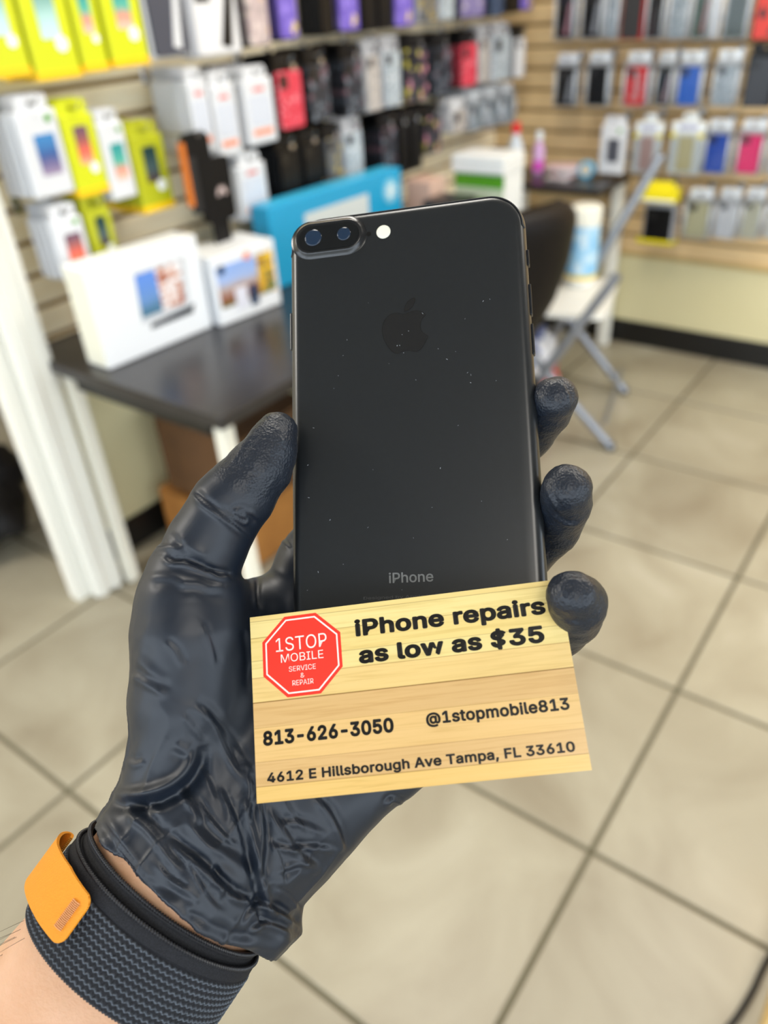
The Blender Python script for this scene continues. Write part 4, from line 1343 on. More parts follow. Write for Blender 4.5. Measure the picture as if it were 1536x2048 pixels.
obj('microphone', bm, mat('mic_black', C(12, 12, 12), 0.3), phone)

# emblem: fruit with a bite and a leaf
def cubic(p0, p1, p2, p3, n=8):
    return [tuple((1 - t_) ** 3 * a + 3 * (1 - t_) ** 2 * t_ * b + 3 * (1 - t_) * t_ * t_ * c + t_ ** 3 * d for a, b, c, d in zip(p0, p1, p2, p3)) for t_ in [k / n for k in range(1, n + 1)]]


def rel_path(start, segs):
    pts = [start]
    cur = start
    for s in segs:
        p1 = (cur[0] + s[0], cur[1] + s[1])
        p2 = (cur[0] + s[2], cur[1] + s[3])
        p3 = (cur[0] + s[4], cur[1] + s[5])
        pts += cubic(cur, p1, p2, p3)
        cur = p3
    return pts


body_path = rel_path((12.152, 6.896), [(-.948, 0, -2.415, -1.078, -3.96, -1.04), (-2.04, .027, -3.91, 1.183, -4.961, 3.014), (-2.117, 3.675, -.546, 9.103, 1.519, 12.09), (1.013, 1.454, 2.208, 3.09, 3.792, 3.039), (1.52, -.065, 2.09, -.987, 3.935, -.987), (1.831, 0, 2.35, .987, 3.96, .948), (1.637, -.026, 2.676, -1.48, 3.676, -2.948), (1.156, -1.688, 1.636, -3.325, 1.662, -3.415), (-.039, -.013, -3.182, -1.221, -3.22, -4.857), (-.026, -3.04, 2.48, -4.494, 2.597, -4.559), (-1.429, -2.09, -3.623, -2.324, -4.39, -2.376), (-2.0, -.156, -3.675, 1.09, -4.61, 1.09)])
leaf_path = rel_path((15.53, 3.83), [(.843, -1.012, 1.4, -2.427, 1.245, -3.83), (-1.207, .052, -2.662, .805, -3.532, 1.818), (-.78, .896, -1.454, 2.338, -1.273, 3.714), (1.338, .104, 2.715, -.688, 3.56, -1.702)])
M_emb = mat('emblem_gloss', C(26, 26, 27), 0.14, 0, 0.7)
M_emb_edge = mat('emblem_edge', C(18, 18, 19), 0.3)
SC = 0.000754


def logo_poly(path):
    out = [((x - 11.7) * SC - 0.0008, (12 - y) * SC + 0.03715) for x, y in path]
    if math.hypot(out[0][0] - out[-1][0], out[0][1] - out[-1][1]) < 2e-5:
        out = out[:-1]
    return out


def poly_outline(bm, pts, wd, z):
    n = len(pts)
    a, b = [], []
    for i in range(n):
        p, q = Vector(pts[i - 1]), Vector(pts[(i + 1) % n])
        t_ = (q - p)
        t_.normalize()
        nn = Vector((-t_.y, t_.x))
        c = Vector(pts[i])
        a.append(bm.verts.new((c.x + nn.x * wd, c.y + nn.y * wd, z)))
        b.append(bm.verts.new((c.x - nn.x * wd, c.y - nn.y * wd, z)))
    for i in range(n):
        bm.faces.new((a[i], b[i], b[(i + 1) % n], a[(i + 1) % n]))


bm = bmesh.new()
for path in (body_path, leaf_path):
    pl = logo_poly(path)
    f = bm.faces.new([bm.verts.new((x, y, 0.00004)) for x, y in pl])
bmesh.ops.triangulate(bm, faces=bm.faces)
bmesh.ops.recalc_face_normals(bm, faces=bm.faces)
for f in bm.faces:
    if f.normal.z < 0:
        f.normal_flip()
em = obj('emblem', bm, M_emb, phone)
bm = bmesh.new()
for path in (body_path, leaf_path):
    poly_outline(bm, logo_poly(path), 0.00009, 0.00006)
obj('emblem_outline', bm, M_emb_edge, em)
M_gray_txt = mat('grey_lettering', C(128, 130, 130), 0.4)
fit_text('lettering', 'iPhone', -0.0079, 0.0056, -0.0443, 0.0031, 0.00005, M_gray_txt, phone, 0.012)
fit_text('small_lettering', 'Designed by Apple in California', -0.0159, 0.0150, -0.0490, 0.00085, 0.00005, mat('grey_lettering_dark', C(84, 85, 86), 0.5), phone, 0.0)
# dust flecks
bm = bmesh.new()
P = lambda x, y: None
flecks = [(-12.2, 46.2), (24.5, 42.5), (26.6, 42.9), (18.6, 37.3), (9.8, 28.3), (15.2, 26.8), (12.4, 24.6), (-1.2, 28.1), (18.6, 19.6), (19.6, 18.8), (19.4, 16.3), (-22.6, 22.6), (-24.1, 18.5), (-19.5, 34.4), (-20.9, 29.2), (-1.5, 34.2), (0.6, 35.2), (5.3, 40.6), (-3.2, 30.7), (-2.4, 30.7), (-6.0, 25.0), (2.4, 18.8), (27.2, 16.2), (-33, -6), (-31, 6), (-32.8, -16.5), (-12, -9), (9, -10), (21, -21), (15, 3), (-26, -24), (-14, -27), (0, -31), (28, -33), (-22, -38), (6, -22), (-4, -46.5), (-33.5, -45.5), (-30, -40)]
for fx, fy in flecks:
    a = random.uniform(0, 3.14)
    l_, w_ = random.uniform(.00009, .0003), random.uniform(.00005, .0001)
    mt = Matrix.Translation((fx / 1000, fy / 1000, 0.00008)) @ Matrix.Rotation(a, 4, 'Z')
    bm_box(bm, (-l_, -w_, -0.00004), (l_, w_, 0.00006), mtx=mt)
tag(obj('dust', bm, mat('dust_white', C(140, 144, 150), 0.7), phone), kind='stuff')

# ------------------------------------------------------------------ business card
CR = [[0.98634, -0.09481, -0.13467], [0.13366, 0.93856, 0.31817], [0.09623, -0.33183, 0.93842]]
CT = [0.00728, -0.04857, -0.21098]
card = thing('business_card', 'wood-patterned business card with a red octagon, held over the lower end of the phone', 'card')
card.matrix_world = M4(CR, CT)
m = mat('card_print', (1, 1, 1, 1), 0.24, 0, 0.5)
tc = nd(m, 'ShaderNodeTexCoord')
sp = nd(m, 'ShaderNodeSeparateXYZ')
lk(m, tc.outputs['Object'], sp.inputs[0])
mr = nd(m, 'ShaderNodeMapRange')
mr.inputs[1].default_value = -0.0254
mr.inputs[2].default_value = 0.0254
lk(m, sp.outputs['Y'], mr.inputs[0])
PL = [-21.25, -14.93, -5.91, 0.98, 7.76, 12.59, 19.14, 23.94]
cols = [C(222, 184, 112), C(210, 172, 116), C(220, 182, 120), C(208, 170, 114), C(224, 192, 126), C(228, 206, 138), C(226, 200, 128), C(230, 208, 140), C(226, 200, 130)]
stops = [(0.0, cols[0])] + [((y + 25.4) / 50.8, c) for y, c in zip(PL, cols[1:])]
rp_ = ramp(m, stops, 'CONSTANT')
lk(m, mr.outputs[0], rp_.inputs[0])
mp = nd(m, 'ShaderNodeMapping')
mp.inputs['Scale'].default_value = (28, 620, 1)
lk(m, tc.outputs['Object'], mp.inputs['Vector'])
ns = nd(m, 'ShaderNodeTexNoise', Scale=1.0, Detail=6.0, Distortion=1.2)
lk(m, mp.outputs[0], ns.inputs['Vector'])
gr_ = ramp(m, [(0.25, (0.80, 0.74, 0.62, 1)), (0.5, (1, 1, 1, 1)), (0.8, (1.04, 1.05, 1.12, 1))])
lk(m, ns.outputs['Fac'], gr_.inputs[0])
mx = nd(m, 'ShaderNodeMix', data_type='RGBA', blend_type='MULTIPLY')
mx.inputs[0].default_value = 0.75
lk(m, rp_.outputs[0], mx.inputs[6])
lk(m, gr_.outputs[0], mx.inputs[7])
last = mx.outputs[2]
for y, wd, st in [(-21.25, .09, .55), (-14.93, .07, .35), (-5.91, .07, .35), (0.98, .12, .85), (7.76, .07, .5), (12.59, .07, .45), (19.14, .08, .5), (23.94, .08, .5), (3.6, .03, .12), (-10.5, .03, .15)]:
    s = nd(m, 'ShaderNodeMath', operation='SUBTRACT')
    s.inputs[1].default_value = y / 1000
    lk(m, sp.outputs['Y'], s.inputs[0])
    ab = nd(m, 'ShaderNodeMath', operation='ABSOLUTE')
    lk(m, s.outputs[0], ab.inputs[0])
    q_ = nd(m, 'ShaderNodeMapRange')
    q_.inputs[1].default_value = wd / 1000 * 0.6
    q_.inputs[2].default_value = wd / 1000 * 1.8
    q_.inputs[3].default_value = st
    q_.inputs[4].default_value = 0.0
    lk(m, ab.outputs[0], q_.inputs[0])
    mm = nd(m, 'ShaderNodeMix', data_type='RGBA')
    mm.inputs[7].default_value = C(120, 84, 34)
    lk(m, q_.outputs[0], mm.inputs[0])
    lk(m, last, mm.inputs[6])
    last = mm.outputs[2]
lk(m, last, bsdf(m).inputs['Base Color'])
bm = bmesh.new()
bm_box(bm, (-0.04445, -0.0254, -0.0005), (0.04445, 0.0254, 0.0))
cbo = obj('card_stock', bm, mat('card_edge', C(226, 220, 190), 0.6), card)
cbo.data.materials.append(m)
for p in cbo.data.polygons:
    if p.normal.z > 0.9:
        p.material_index = 1
M_ink = mat('ink_black', C(24, 22, 20), 0.4)
M_red = mat('octagon_red', C(236, 50, 34), 0.4)
M_wht = mat('print_cream', C(250, 222, 214), 0.45)
OC = [(-34.26, 24.35), (-24.98, 24.42), (-18.25, 18.01), (-18.30, 8.3), (-24.99, 1.6), (-34.5, 1.55), (-41.15, 8.05), (-41.06, 17.68)]
oc = Vector((-29.7, 13.0))
bm = bmesh.new()
vs = [bm.verts.new((x / 1000, y / 1000, 0.00002)) for x, y in OC]
bm.faces.new(list(reversed(vs)))
bmesh.ops.recalc_face_normals(bm, faces=bm.faces)
for f in bm.faces:
    if f.normal.z < 0:
        f.normal_flip()
octo = obj('octagon_logo', bm, M_red, card)
bm = bmesh.new()
ra, rb = [], []
for x, y in OC:
    v = Vector((x, y)) - oc
    for L_, k_ in ((ra, 0.925), (rb, 0.885)):
        p = oc + v * k_
        L_.append(bm.verts.new((p.x / 1000, p.y / 1000, 0.00004)))
for i in range(8):
    bm.faces.new((ra[i], rb[i], rb[(i + 1) % 8], ra[(i + 1) % 8]))
for f in bm.faces:
    f.normal_update()
    if f.normal.z < 0:
        f.normal_flip()
obj('octagon_outline', bm, M_wht, octo)
ztx = 0.00005


def ct(body, x0, x1, y, cap, m_, parent, off, sp_=1.0):
    return fit_text('lettering', body, x0 / 1000, x1 / 1000, y / 1000, cap / 1000, ztx, m_, parent, off, sp_)


ct('1STOP', -37.15, -22.3, 14.5, 3.85, M_wht, octo, 0.0)
ct('MOBILE', -35.85, -23.55, 11.32, 2.30, M_wht, octo, 0.0)
ct('SERVICE', -33.7, -25.95, 8.56, 1.42, M_wht, octo, 0.0)
ct('&', -30.45, -29.3, 6.55, 1.30, M_wht, octo, 0.0)
ct('REPAIR', -32.9, -26.85, 4.58, 1.42, M_wht, octo, 0.0)
inv_ = {'r1': ('iPhone repairs', -14.0, 39.6, 16.45, 4.75), 'r2': ('as low as $35', -13.55, 38.07, 8.75, 4.72), 'tel': ('813-626-3050', -42.0, -5.6, -10.55, 3.9), 'at': ('@1stopmobile813', 3.3, 41.6, -9.68, 3.15), 'ad': ('4612 E Hillsborough Ave Tampa, FL 33610', -41.35, 41.2, -20.35, 2.62)}
for k_, (b_, x0, x1, y_, cp) in inv_.items():
    ct(b_, x0, x1, y_, cp, M_ink, card, {'r1': .035, 'r2': .037, 'tel': .036, 'at': .027, 'ad': .028}[k_], 1.03)

# ------------------------------------------------------------------ glove surface from a signed distance field
c0 = np.array([-0.0708, -0.1242, -0.232])
AX = np.array([-0.5743, -0.8050, 0.1489]); AX /= np.linalg.norm(AX)
WX = np.array([0.8141, -0.5808, 0.0]); WX -= AX * (WX @ AX); WX /= np.linalg.norm(WX)
NX = np.cross(AX, WX); NX *= np.sign(NX[2])

VOX = 0.00062
lo = np.array([-0.100, -0.150, -0.288])
hi = np.array([0.074, 0.048, -0.192])
shape = np.ceil((hi - lo) / VOX).astype(int)
gx = (lo[0] + np.arange(shape[0]) * VOX).astype(np.float32)
gy = (lo[1] + np.arange(shape[1]) * VOX).astype(np.float32)
gz = (lo[2] + np.arange(shape[2]) * VOX).astype(np.float32)
F = np.full(shape, 0.05, np.float32)


def smin(a, b, k):
    h = np.clip(0.5 + 0.5 * (b - a) / k, 0, 1)
    return b + (a - b) * h - k * h * (1 - h)


def sub(bl, bh):
    i0_ = np.maximum(((bl - lo) / VOX).astype(int), 0)
    i1_ = np.minimum(((bh - lo) / VOX).astype(int) + 2, shape)
    return tuple(slice(a, b) for a, b in zip(i0_, i1_))


def chain(nodes, k, pad=0.012):
    pts = [G(a, b, c) for a, b, c, r in nodes]
    rr = [r for *_, r in nodes]
    rm = max(rr) + pad
    bl = np.min(pts, 0) - rm
    bh = np.max(pts, 0) + rm
    s = sub(bl, bh)
    X, Y, Z = np.meshgrid(gx[s[0]], gy[s[1]], gz[s[2]], indexing='ij')
    f = np.full(X.shape, 0.05, np.float32)
    for (a, ra), (b, rb) in zip(zip(pts, rr), zip(pts[1:], rr[1:])):
        d = b - a
        L2 = float(d @ d)
        px_, py_, pz_ = X - a[0], Y - a[1], Z - a[2]
        h = np.clip((px_ * d[0] + py_ * d[1] + pz_ * d[2]) / L2, 0, 1)
        q = np.sqrt((px_ - h * d[0]) ** 2 + (py_ - h * d[1]) ** 2 + (pz_ - h * d[2]) ** 2) - (ra + (rb - ra) * h)
        f = smin(f, q.astype(np.float32), 0.0012)
    F[s] = smin(F[s], f, k)


mm_ = 0.001
# palm: metacarpals, thenar, heel
chain([(400, 1690, .240, .0215), (480, 1560, .245, .0190), (560, 1390, .2560, .0150), (625, 1230, .2625, .0135), (632, 1130, .2625, .0135)], .004)
chain([(430, 1690, .240, .0215), (560, 1560, .248, .0165), (670, 1400, .2585, .0130), (760, 1260, .2640, .0120)], .008)
chain([(470, 1710, .239, .0200), (620, 1600, .2440, .0155), (740, 1490, .2520, .0125), (830, 1370, .2580, .0115)], .008)
chain([(470, 1720, .239, .0195), (590, 1668, .2395, .0150), (690, 1585, .242, .0132), (780, 1540, .246, .0103), (870, 1478, .246, .0094)], .008)
TH = [(557, 862, .2385, .0061), (545, 888, .2372, .0077), (537, 905, .2368, .0086), (518, 938, .2362, .0097), (480, 988, .2357, .01125), (456, 1014, .2357, .0116), (413, 1092, .2366, .0124), (384, 1155, .2372, .0138), (384, 1205, .2368, .0170), (387, 1260, .2362, .0185), (386, 1400, .2362, .0188), (379, 1500, .2370, .0183), (380, 1620, .2380, .0195), (400, 1690, .239, .0205)]
chain(TH, .0045)
# web between thumb and index
chain([(450, 1250, .246, .013), (520, 1230, .253, .012), (610, 1200, .262, .0125)], .006)
# fingers
chain([(632, 1130, .2625, .0130), (690, 1020, .2630, .0100), (760, 860, .2665, .0090), (830, 745, .2690, .0082), (870, 690, .2690, .0068)], .003)
chain([(760, 1260, .2640, .0115), (900, 1040, .2600, .0095), (1000, 925, .2560, .0088), (1055, 868, .2510, .0082), (1092, 822, .2425, .0076), (1110, 797, .2360, .0069)], .0015)
chain([(830, 1370, .2600, .0112), (960, 1190, .2530, .0095), (1050, 1110, .2480, .0086), (1108, 1055, .2400, .0079), (1133, 1005, .2300, .0078), (1133, 980, .2240, .0074)], .0015)
chain([(870, 1478, .2470, .0092), (980, 1380, .2430, .0086), (1060, 1310, .2390, .0080), (1125, 1262, .2300, .0072), (1150, 1232, .2200, .0077), (1156, 1206, .2120, .0078), (1144, 1190, .2068, .0068)], .0015)

# cuff: elliptical sleeve around the wrist
X, Y, Z = np.meshgrid(gx, gy, gz, indexing='ij')


def local(X, Y, Z):
    a, b, c = X - c0[0], Y - c0[1], Z - c0[2]
    return a * AX[0] + b * AX[1] + c * AX[2], a * WX[0] + b * WX[1] + c * WX[2], a * NX[0] + b * NX[1] + c * NX[2]


bl, bh = c0 - 0.085, c0 + 0.085
s = sub(bl, bh)
Xs, Ys, Zs = X[s], Y[s], Z[s]
S, U, N_ = [q.astype(np.float32) for q in local(Xs, Ys, Zs)]
del X, Y, Z
ts = [-.090, -.066, -.050, -.040, -.0305, -.0235, -.0167, -.012]
tcn = [.003, .003, .0030, .0010, .0015, .0040, .0032, .0034]
ta = [.020, .0260, .0305, .0325, .0320, .0355, .0352, .0342]
tb = [.013, .0170, .0205, .0235, .0255, .0270, .0262, .0255]
cc = np.interp(S, ts, tcn); aa = np.interp(S, ts, ta); bb = np.interp(S, ts, tb)
rho = np.sqrt(((U - cc) / aa) ** 2 + (N_ / bb) ** 2)
ang = np.arctan2(N_ / bb, (U - cc) / aa)
# loose folds running along the sleeve
amp = np.interp(S, [-.075, -.05, -.03, -.015], [0, .0003, .0007, .0007])
fold = amp * (np.sin(9 * ang + 60 * S + 1.5 * np.sin(3 * ang)) * 0.6 + np.sin(17 * ang - 90 * S) * 0.35)
fc = (rho - 1) * np.minimum(aa, bb) * 1.08 + fold
fc = np.maximum(fc, -(S + 0.078))
F[s] = smin(F[s], fc.astype(np.float32), 0.007)
# hem line and hollow mouth
dg = np.degrees(ang)
hem = np.interp(dg, [-180, -60, -20, 10, 40, 80, 104, 124, 155, 180], [-.0165, -.0165, -.0155, -.0140, -.0176, -.0172, -.0178, -.0180, -.0165, -.0160]) + 0.0003 * np.sin(11 * ang)
F[s] = np.maximum(F[s], (S - hem).astype(np.float32))
inner = (rho - 1) * np.minimum(aa, bb) + 0.0011 + fold
inner = np.maximum(inner, -(S + 0.030))
F[s] = np.maximum(F[s], -inner.astype(np.float32))
# nothing of the sleeve may stay past the hem
del Xs, Ys, Zs, S, U, N_, rho, ang, fc, inner


def surface_nets(F):
    ins = F < 0
    nx, ny, nz = F.shape
    cnt = np.zeros((nx - 1, ny - 1, nz - 1), np.int8)
    for a in (0, 1):
        for b in (0, 1):
            for c in (0, 1):
                cnt += ins[a:nx - 1 + a, b:ny - 1 + b, c:nz - 1 + c]
    act = (cnt > 0) & (cnt < 8)
    idx = np.argwhere(act)
    vid = np.full(act.shape, -1, np.int32)
    vid[act] = np.arange(len(idx))
    acc = np.zeros((len(idx), 3))
    num = np.zeros(len(idx))
    corners = [(a, b, c) for a in (0, 1) for b in (0, 1) for c in (0, 1)]
    I, J, K = idx.T
    val = {c: F[I + c[0], J + c[1], K + c[2]] for c in corners}
    for ca in corners:
        for ax in range(3):
            if ca[ax] == 0:
                cb_ = list(ca)
                cb_[ax] = 1
                cb_ = tuple(cb_)
                fa, fb = val[ca], val[cb_]
                cr = (fa < 0) != (fb < 0)
                t_ = np.where(cr, fa / np.where(cr, fa - fb, 1), 0)
                p = np.tile(np.array(ca, float), (len(idx), 1))
                p[:, ax] += t_
                acc[cr] += p[cr]
                num[cr] += 1
    V = lo + (idx + acc / num[:, None]) * VOX
    quads = []
    for ax in range(3):
        A = [slice(None)] * 3
        B = [slice(None)] * 3
        A[ax] = slice(0, -1)
        B[ax] = slice(1, None)
        ch = ins[tuple(A)] != ins[tuple(B)]
        e = np.argwhere(ch)
        o1, o2 = [(1, 2), (2, 0), (0, 1)][ax]
        e = e[(e[:, o1] > 0) & (e[:, o2] > 0) & (e[:, o1] < F.shape[o1] - 1) & (e[:, o2] < F.shape[o2] - 1)]
        q = []
        for d1, d2 in ((-1, -1), (0, -1), (0, 0), (-1, 0)):
            ee = e.copy()
            ee[:, o1] += d1
            ee[:, o2] += d2
            q.append(vid[ee[:, 0], ee[:, 1], ee[:, 2]])
        q = np.array(q).T
        flip = ~ins[e[:, 0], e[:, 1], e[:, 2]]
        q[flip] = q[flip][:, ::-1]
        quads.append(q)
    return V, np.concatenate(quads)


V, Q = surface_nets(F)
del F


def vnormals(V, Q):
    n = np.cross(V[Q[:, 2]] - V[Q[:, 0]], V[Q[:, 3]] - V[Q[:, 1]])
    N = np.zeros_like(V)
    for k in range(4):
        for c in range(3):
            N[:, c] += np.bincount(Q[:, k], n[:, c], len(V))
    return N / np.maximum(np.linalg.norm(N, axis=1), 1e-12)[:, None]


# light smoothing
for _ in range(2):
    acc = np.zeros_like(V)
    num = np.zeros(len(V))
    for a, b in ((0, 1), (1, 2), (2, 3), (3, 0)):
        for c in range(3):
            acc[:, c] += np.bincount(Q[:, a], V[Q[:, b], c], len(V)) + np.bincount(Q[:, b], V[Q[:, a], c], len(V))
        num += np.bincount(Q[:, a], minlength=len(V)) + np.bincount(Q[:, b], minlength=len(V))
    V = V * 0.5 + 0.5 * acc / np.maximum(num, 1)[:, None]
NRM = vnormals(V, Q)


def vnoise(P, seed):
    """smooth value noise at points P (already scaled)"""
    r = np.random.default_rng(seed)
    T = r.random((32, 32, 32)) * 2 - 1
    i = np.floor(P).astype(int)
    f = P - i
    f = f * f * (3 - 2 * f)
    out = 0
    for a in (0, 1):
        for b in (0, 1):
            for c in (0, 1):
                w = (f[:, 0] if a else 1 - f[:, 0]) * (f[:, 1] if b else 1 - f[:, 1]) * (f[:, 2] if c else 1 - f[:, 2])
                out = out + w * T[(i[:, 0] + a) % 32, (i[:, 1] + b) % 32, (i[:, 2] + c) % 32]
    return out


PXY = np.stack([768 + FPX * V[:, 0] / -V[:, 2], 1024 - FPX * V[:, 1] / -V[:, 2]], 1)
face = np.clip(NRM[:, 2] * 2.2 + 0.25, 0, 1)
disp = np.zeros(len(V))


def crease(pts, w, h, groove=0.7, side=1, scale=1.0, ox=0, oy=0):
    """a fold in the rubber along a polyline: a rounded ridge with a valley on one side"""
    global disp
    P_ = np.array([(ox + x / scale, oy + y / scale) for x, y in pts], float)
    # resample smoothly (Catmull-Rom)
    R_ = []
    for i in range(len(P_) - 1):
        p0, p1, p2, p3 = [P_[max(0, min(len(P_) - 1, i + q))] for q in (-1, 0, 1, 2)]
        for u in np.linspace(0, 1, 6, endpoint=False):
            R_.append(0.5 * ((2 * p1) + (-p0 + p2) * u + (2 * p0 - 5 * p1 + 4 * p2 - p3) * u * u + (-p0 + 3 * p1 - 3 * p2 + p3) * u ** 3))
    R_.append(P_[-1])
    R_ = np.array(R_)
    m_ = w * 4
    sel = np.where((PXY[:, 0] > R_[:, 0].min() - m_) & (PXY[:, 0] < R_[:, 0].max() + m_) & (PXY[:, 1] > R_[:, 1].min() - m_) & (PXY[:, 1] < R_[:, 1].max() + m_) & (face > 0))[0]
    if len(sel) == 0:
        return
    q = PXY[sel]
    best = np.full(len(sel), 1e9)
    sgn = np.zeros(len(sel))
    tt = np.zeros(len(sel))
    n = len(R_) - 1
    for i in range(n):
        a, b = R_[i], R_[i + 1]
        d = b - a
        L2 = d @ d + 1e-9
        t_ = np.clip(((q - a) @ d) / L2, 0, 1)
        v = q - a - t_[:, None] * d
        dist = np.hypot(v[:, 0], v[:, 1])
        mk = dist < best
        best[mk] = dist[mk]
        sgn[mk] = np.sign(v[mk, 0] * d[1] - v[mk, 1] * d[0])
        tt[mk] = (i + t_[mk]) / n
    sd = best * sgn * side
    taper = np.clip(np.sin(np.pi * np.clip(tt, 0.02, 0.98)) * 1.6, 0, 1)
    prof_ = np.exp(-(sd / w) ** 2) - groove * np.exp(-((sd - 1.7 * w) / (w * 1.1)) ** 2)
    disp[sel] += h * mm_ * prof_ * taper * face[sel]


Z6 = dict(scale=3.34, ox=180, oy=800)
Z7 = dict(scale=2.743, ox=0, oy=1100)
Z8 = dict(scale=1.786, ox=0, oy=1560)
# thumb folds
crease([(680, 610), (700, 645), (760, 700), (850, 765), (940, 835), (1010, 895), (1085, 950)], 6, .75, .9, 1, **Z6)
crease([(850, 700), (880, 735), (930, 775), (990, 805), (1030, 825), (1052, 808), (1040, 785), (1000, 770), (972, 745), (1000, 735), (1060, 745)], 4.5, .55, .8, 1, **Z6)
crease([(1060, 740), (1100, 770), (1130, 800)], 5, .5, .9, -1, **Z6)
crease([(440, 990), (480, 985), (540, 985), (600, 1005)], 6, .5, .9, 1, **Z6)
crease([(480, 1050), (540, 1090), (640, 1100), (760, 1145), (850, 1185), (960, 1195)], 6, .8, 1.2, 1, **Z6)
crease([(770, 1150), (830, 1155), (890, 1165), (930, 1185)], 4.5, .55, .6, 1, **Z6)
crease([(560, 1245), (640, 1225), (720, 1225), (800, 1250), (900, 1250)], 9, .6, .5, -1, **Z6)
crease([(590, 905), (640, 960), (720, 1010), (800, 1055)], 9, .4, .8, -1, **Z6)
crease([(500, 930), (560, 965), (620, 1010)], 7, .45, .8, 1, **Z6)
crease([(380, 1200), (440, 1180), (520, 1180), (600, 1200), (660, 1230)], 9, .45, .7, -1, **Z6)
crease([(1090, 1130), (1088, 1200), (1095, 1300), (1110, 1400)], 5, .7, 1.4, 1, **Z6)
crease([(1180, 1010), (1150, 1080), (1120, 1160), (1110, 1260)], 5, .5, .8, -1, **Z6)
crease([(1270, 860), (1250, 900), (1300, 960), (1330, 1000)], 5, .5, .8, 1, **Z6)
# palm edge and thenar
crease([(715, 680), (770, 715), (840, 755), (920, 800)], 9, .6, .8, 1, **Z7)
crease([(735, 560), (780, 620), (840, 690), (900, 740)], 12, .4, .5, 1, **Z7)
crease([(1060, 860), (1110, 890), (1160, 950), (1200, 1030), (1240, 1110), (1290, 1200), (1350, 1280)], 9, .9, .8, 1, **Z7)
crease([(1180, 930), (1230, 1010), (1290, 1100), (1340, 1180), (1390, 1240)], 8, .6, .6, 1, **Z7)
crease([(1045, 1090), (1055, 1140), (1030, 1200), (980, 1255), (900, 1305), (800, 1335), (700, 1345), (625, 1325)], 13, 2.2, 1.3, 1, **Z7)
crease([(960, 1060), (1000, 1090), (1040, 1110)], 10, .6, .5, -1, **Z7)
crease([(1360, 420), (1378, 520), (1385, 640), (1380, 760)], 6, .6, .8, -1, **Z7)
crease([(1340, 1200), (1370, 1290), (1360, 1400), (1340, 1500), (1350, 1600)], 8, .9, .9, 1, **Z7)
crease([(690, 1150), (740, 1180), (800, 1160)], 7, .5, .6, 1, **Z7)
# sleeve folds
crease([(870, 60), (895, 160), (915, 260), (935, 350), (960, 450), (985, 520)], 9, 1.5, 1.0, -1, **Z8)
crease([(905, 20), (930, 130), (935, 230), (925, 300), (900, 390)], 8, 1.0, 1.0, 1, **Z8)
crease([(430, 60), (480, 130), (540, 190), (600, 270), (655, 335)], 10, 1.1, 1.0, 1, **Z8)
crease([(560, 170), (620, 240), (700, 300), (770, 365), (840, 425), (905, 440)], 9, 1.3, 1.0, 1, **Z8)
crease([(770, 290), (752, 325), (765, 360), (792, 385), (780, 425)], 6, .8, .9, 1, **Z8)
crease([(660, 110), (700, 180), (760, 240), (850, 300), (900, 380)], 10, .8, .8, 1, **Z8)
crease([(940, 90), (1000, 170), (1050, 250), (1110, 310), (1150, 330)], 9, .9, .9, 1, **Z8)
crease([(1120, 60), (1170, 120), (1205, 190), (1222, 260)], 8, 1.0, 1.0, 1, **Z8)
crease([(960, 235), (1040, 250), (1120, 245), (1210, 255)], 6, .6, .9, 1, **Z8)
crease([(990, 330), (1060, 300), (1140, 300)], 6, .6, .9, -1, **Z8)
crease([(1000, 160), (1080, 160), (1160, 200)], 7, .5, .7, 1, **Z8)
crease([(500, 390), (600, 440), (700, 520), (800, 570), (900, 588), (1010, 600)], 9, .8, .9, 1, **Z8)
crease([(870, 520), (920, 455), (980, 470), (1040, 510), (1070, 540)], 7, 1.0, 1.0, 1, **Z8)
crease([(890, 560), (940, 520), (990, 530), (1050, 560)], 6, .7, .9, 1, **Z8)
crease([(370, 110), (410, 170), (460, 250), (520, 330), (600, 400)], 10, .8, .9, -1, **Z8)
crease([(480, 300), (540, 380), (640, 440), (720, 480)], 8, .6, .8, 1, **Z8)
crease([(1380, 90), (1400, 70), (1440, 85)], 5, .8, .6, 1, **Z8)
crease([(620, 20), (680, 90), (720, 160)], 10, .7, .7, 1, **Z8)
for pts in ([(400, 200), (440, 260), (500, 340), (560, 420)], [(700, 60), (740, 130), (800, 200), (850, 240)], [(800, 60), (830, 130), (860, 220)], [(640, 260), (690, 330), (740, 420), (800, 480)],
            [(560, 300), (600, 350), (680, 400)], [(860, 400), (900, 460), (930, 520)], [(1010, 60), (1040, 120), (1100, 190)], [(980, 390), (1030, 420), (1070, 470)], [(960, 200), (1000, 290), (1010, 370)], [(450, 380), (540, 430), (620, 490), (700, 540)]):
    crease(pts, 4.5, .45, .9, 1, **Z8)
for pts in ([(900, 500), (960, 560), (1000, 640)], [(1100, 400), (1150, 520), (1180, 640)], [(1000, 900), (1060, 980), (1120, 1060)], [(1080, 1160), (1130, 1260), (1180, 1380)], [(1200, 1300), (1240, 1400), (1260, 1520)], [(760, 1380), (820, 1420), (900, 1440)], [(1000, 1350), (1060, 1420), (1100, 1520)]):
    crease(pts, 6, .35, .8, 1, **Z7)
# fingertip creases
crease([(1095, 1010), (1110, 1035), (1135, 1050), (1165, 1045)], 4, .35, .8, 1)
crease([(1090, 965), (1105, 1000), (1125, 1030)], 4, .3, .8, 1)
crease([(1110, 1225), (1135, 1245), (1165, 1250)], 4, .3, .8, 1)
crease([(1108, 1175), (1140, 1158), (1180, 1165)], 5, .3, .4, 1)
crease([(1120, 760), (1135, 790), (1140, 820)], 5, .3, .5, 1)
crease([(517, 851), (495, 880), (478, 905), (460, 930)], 5, .3, .6, -1)

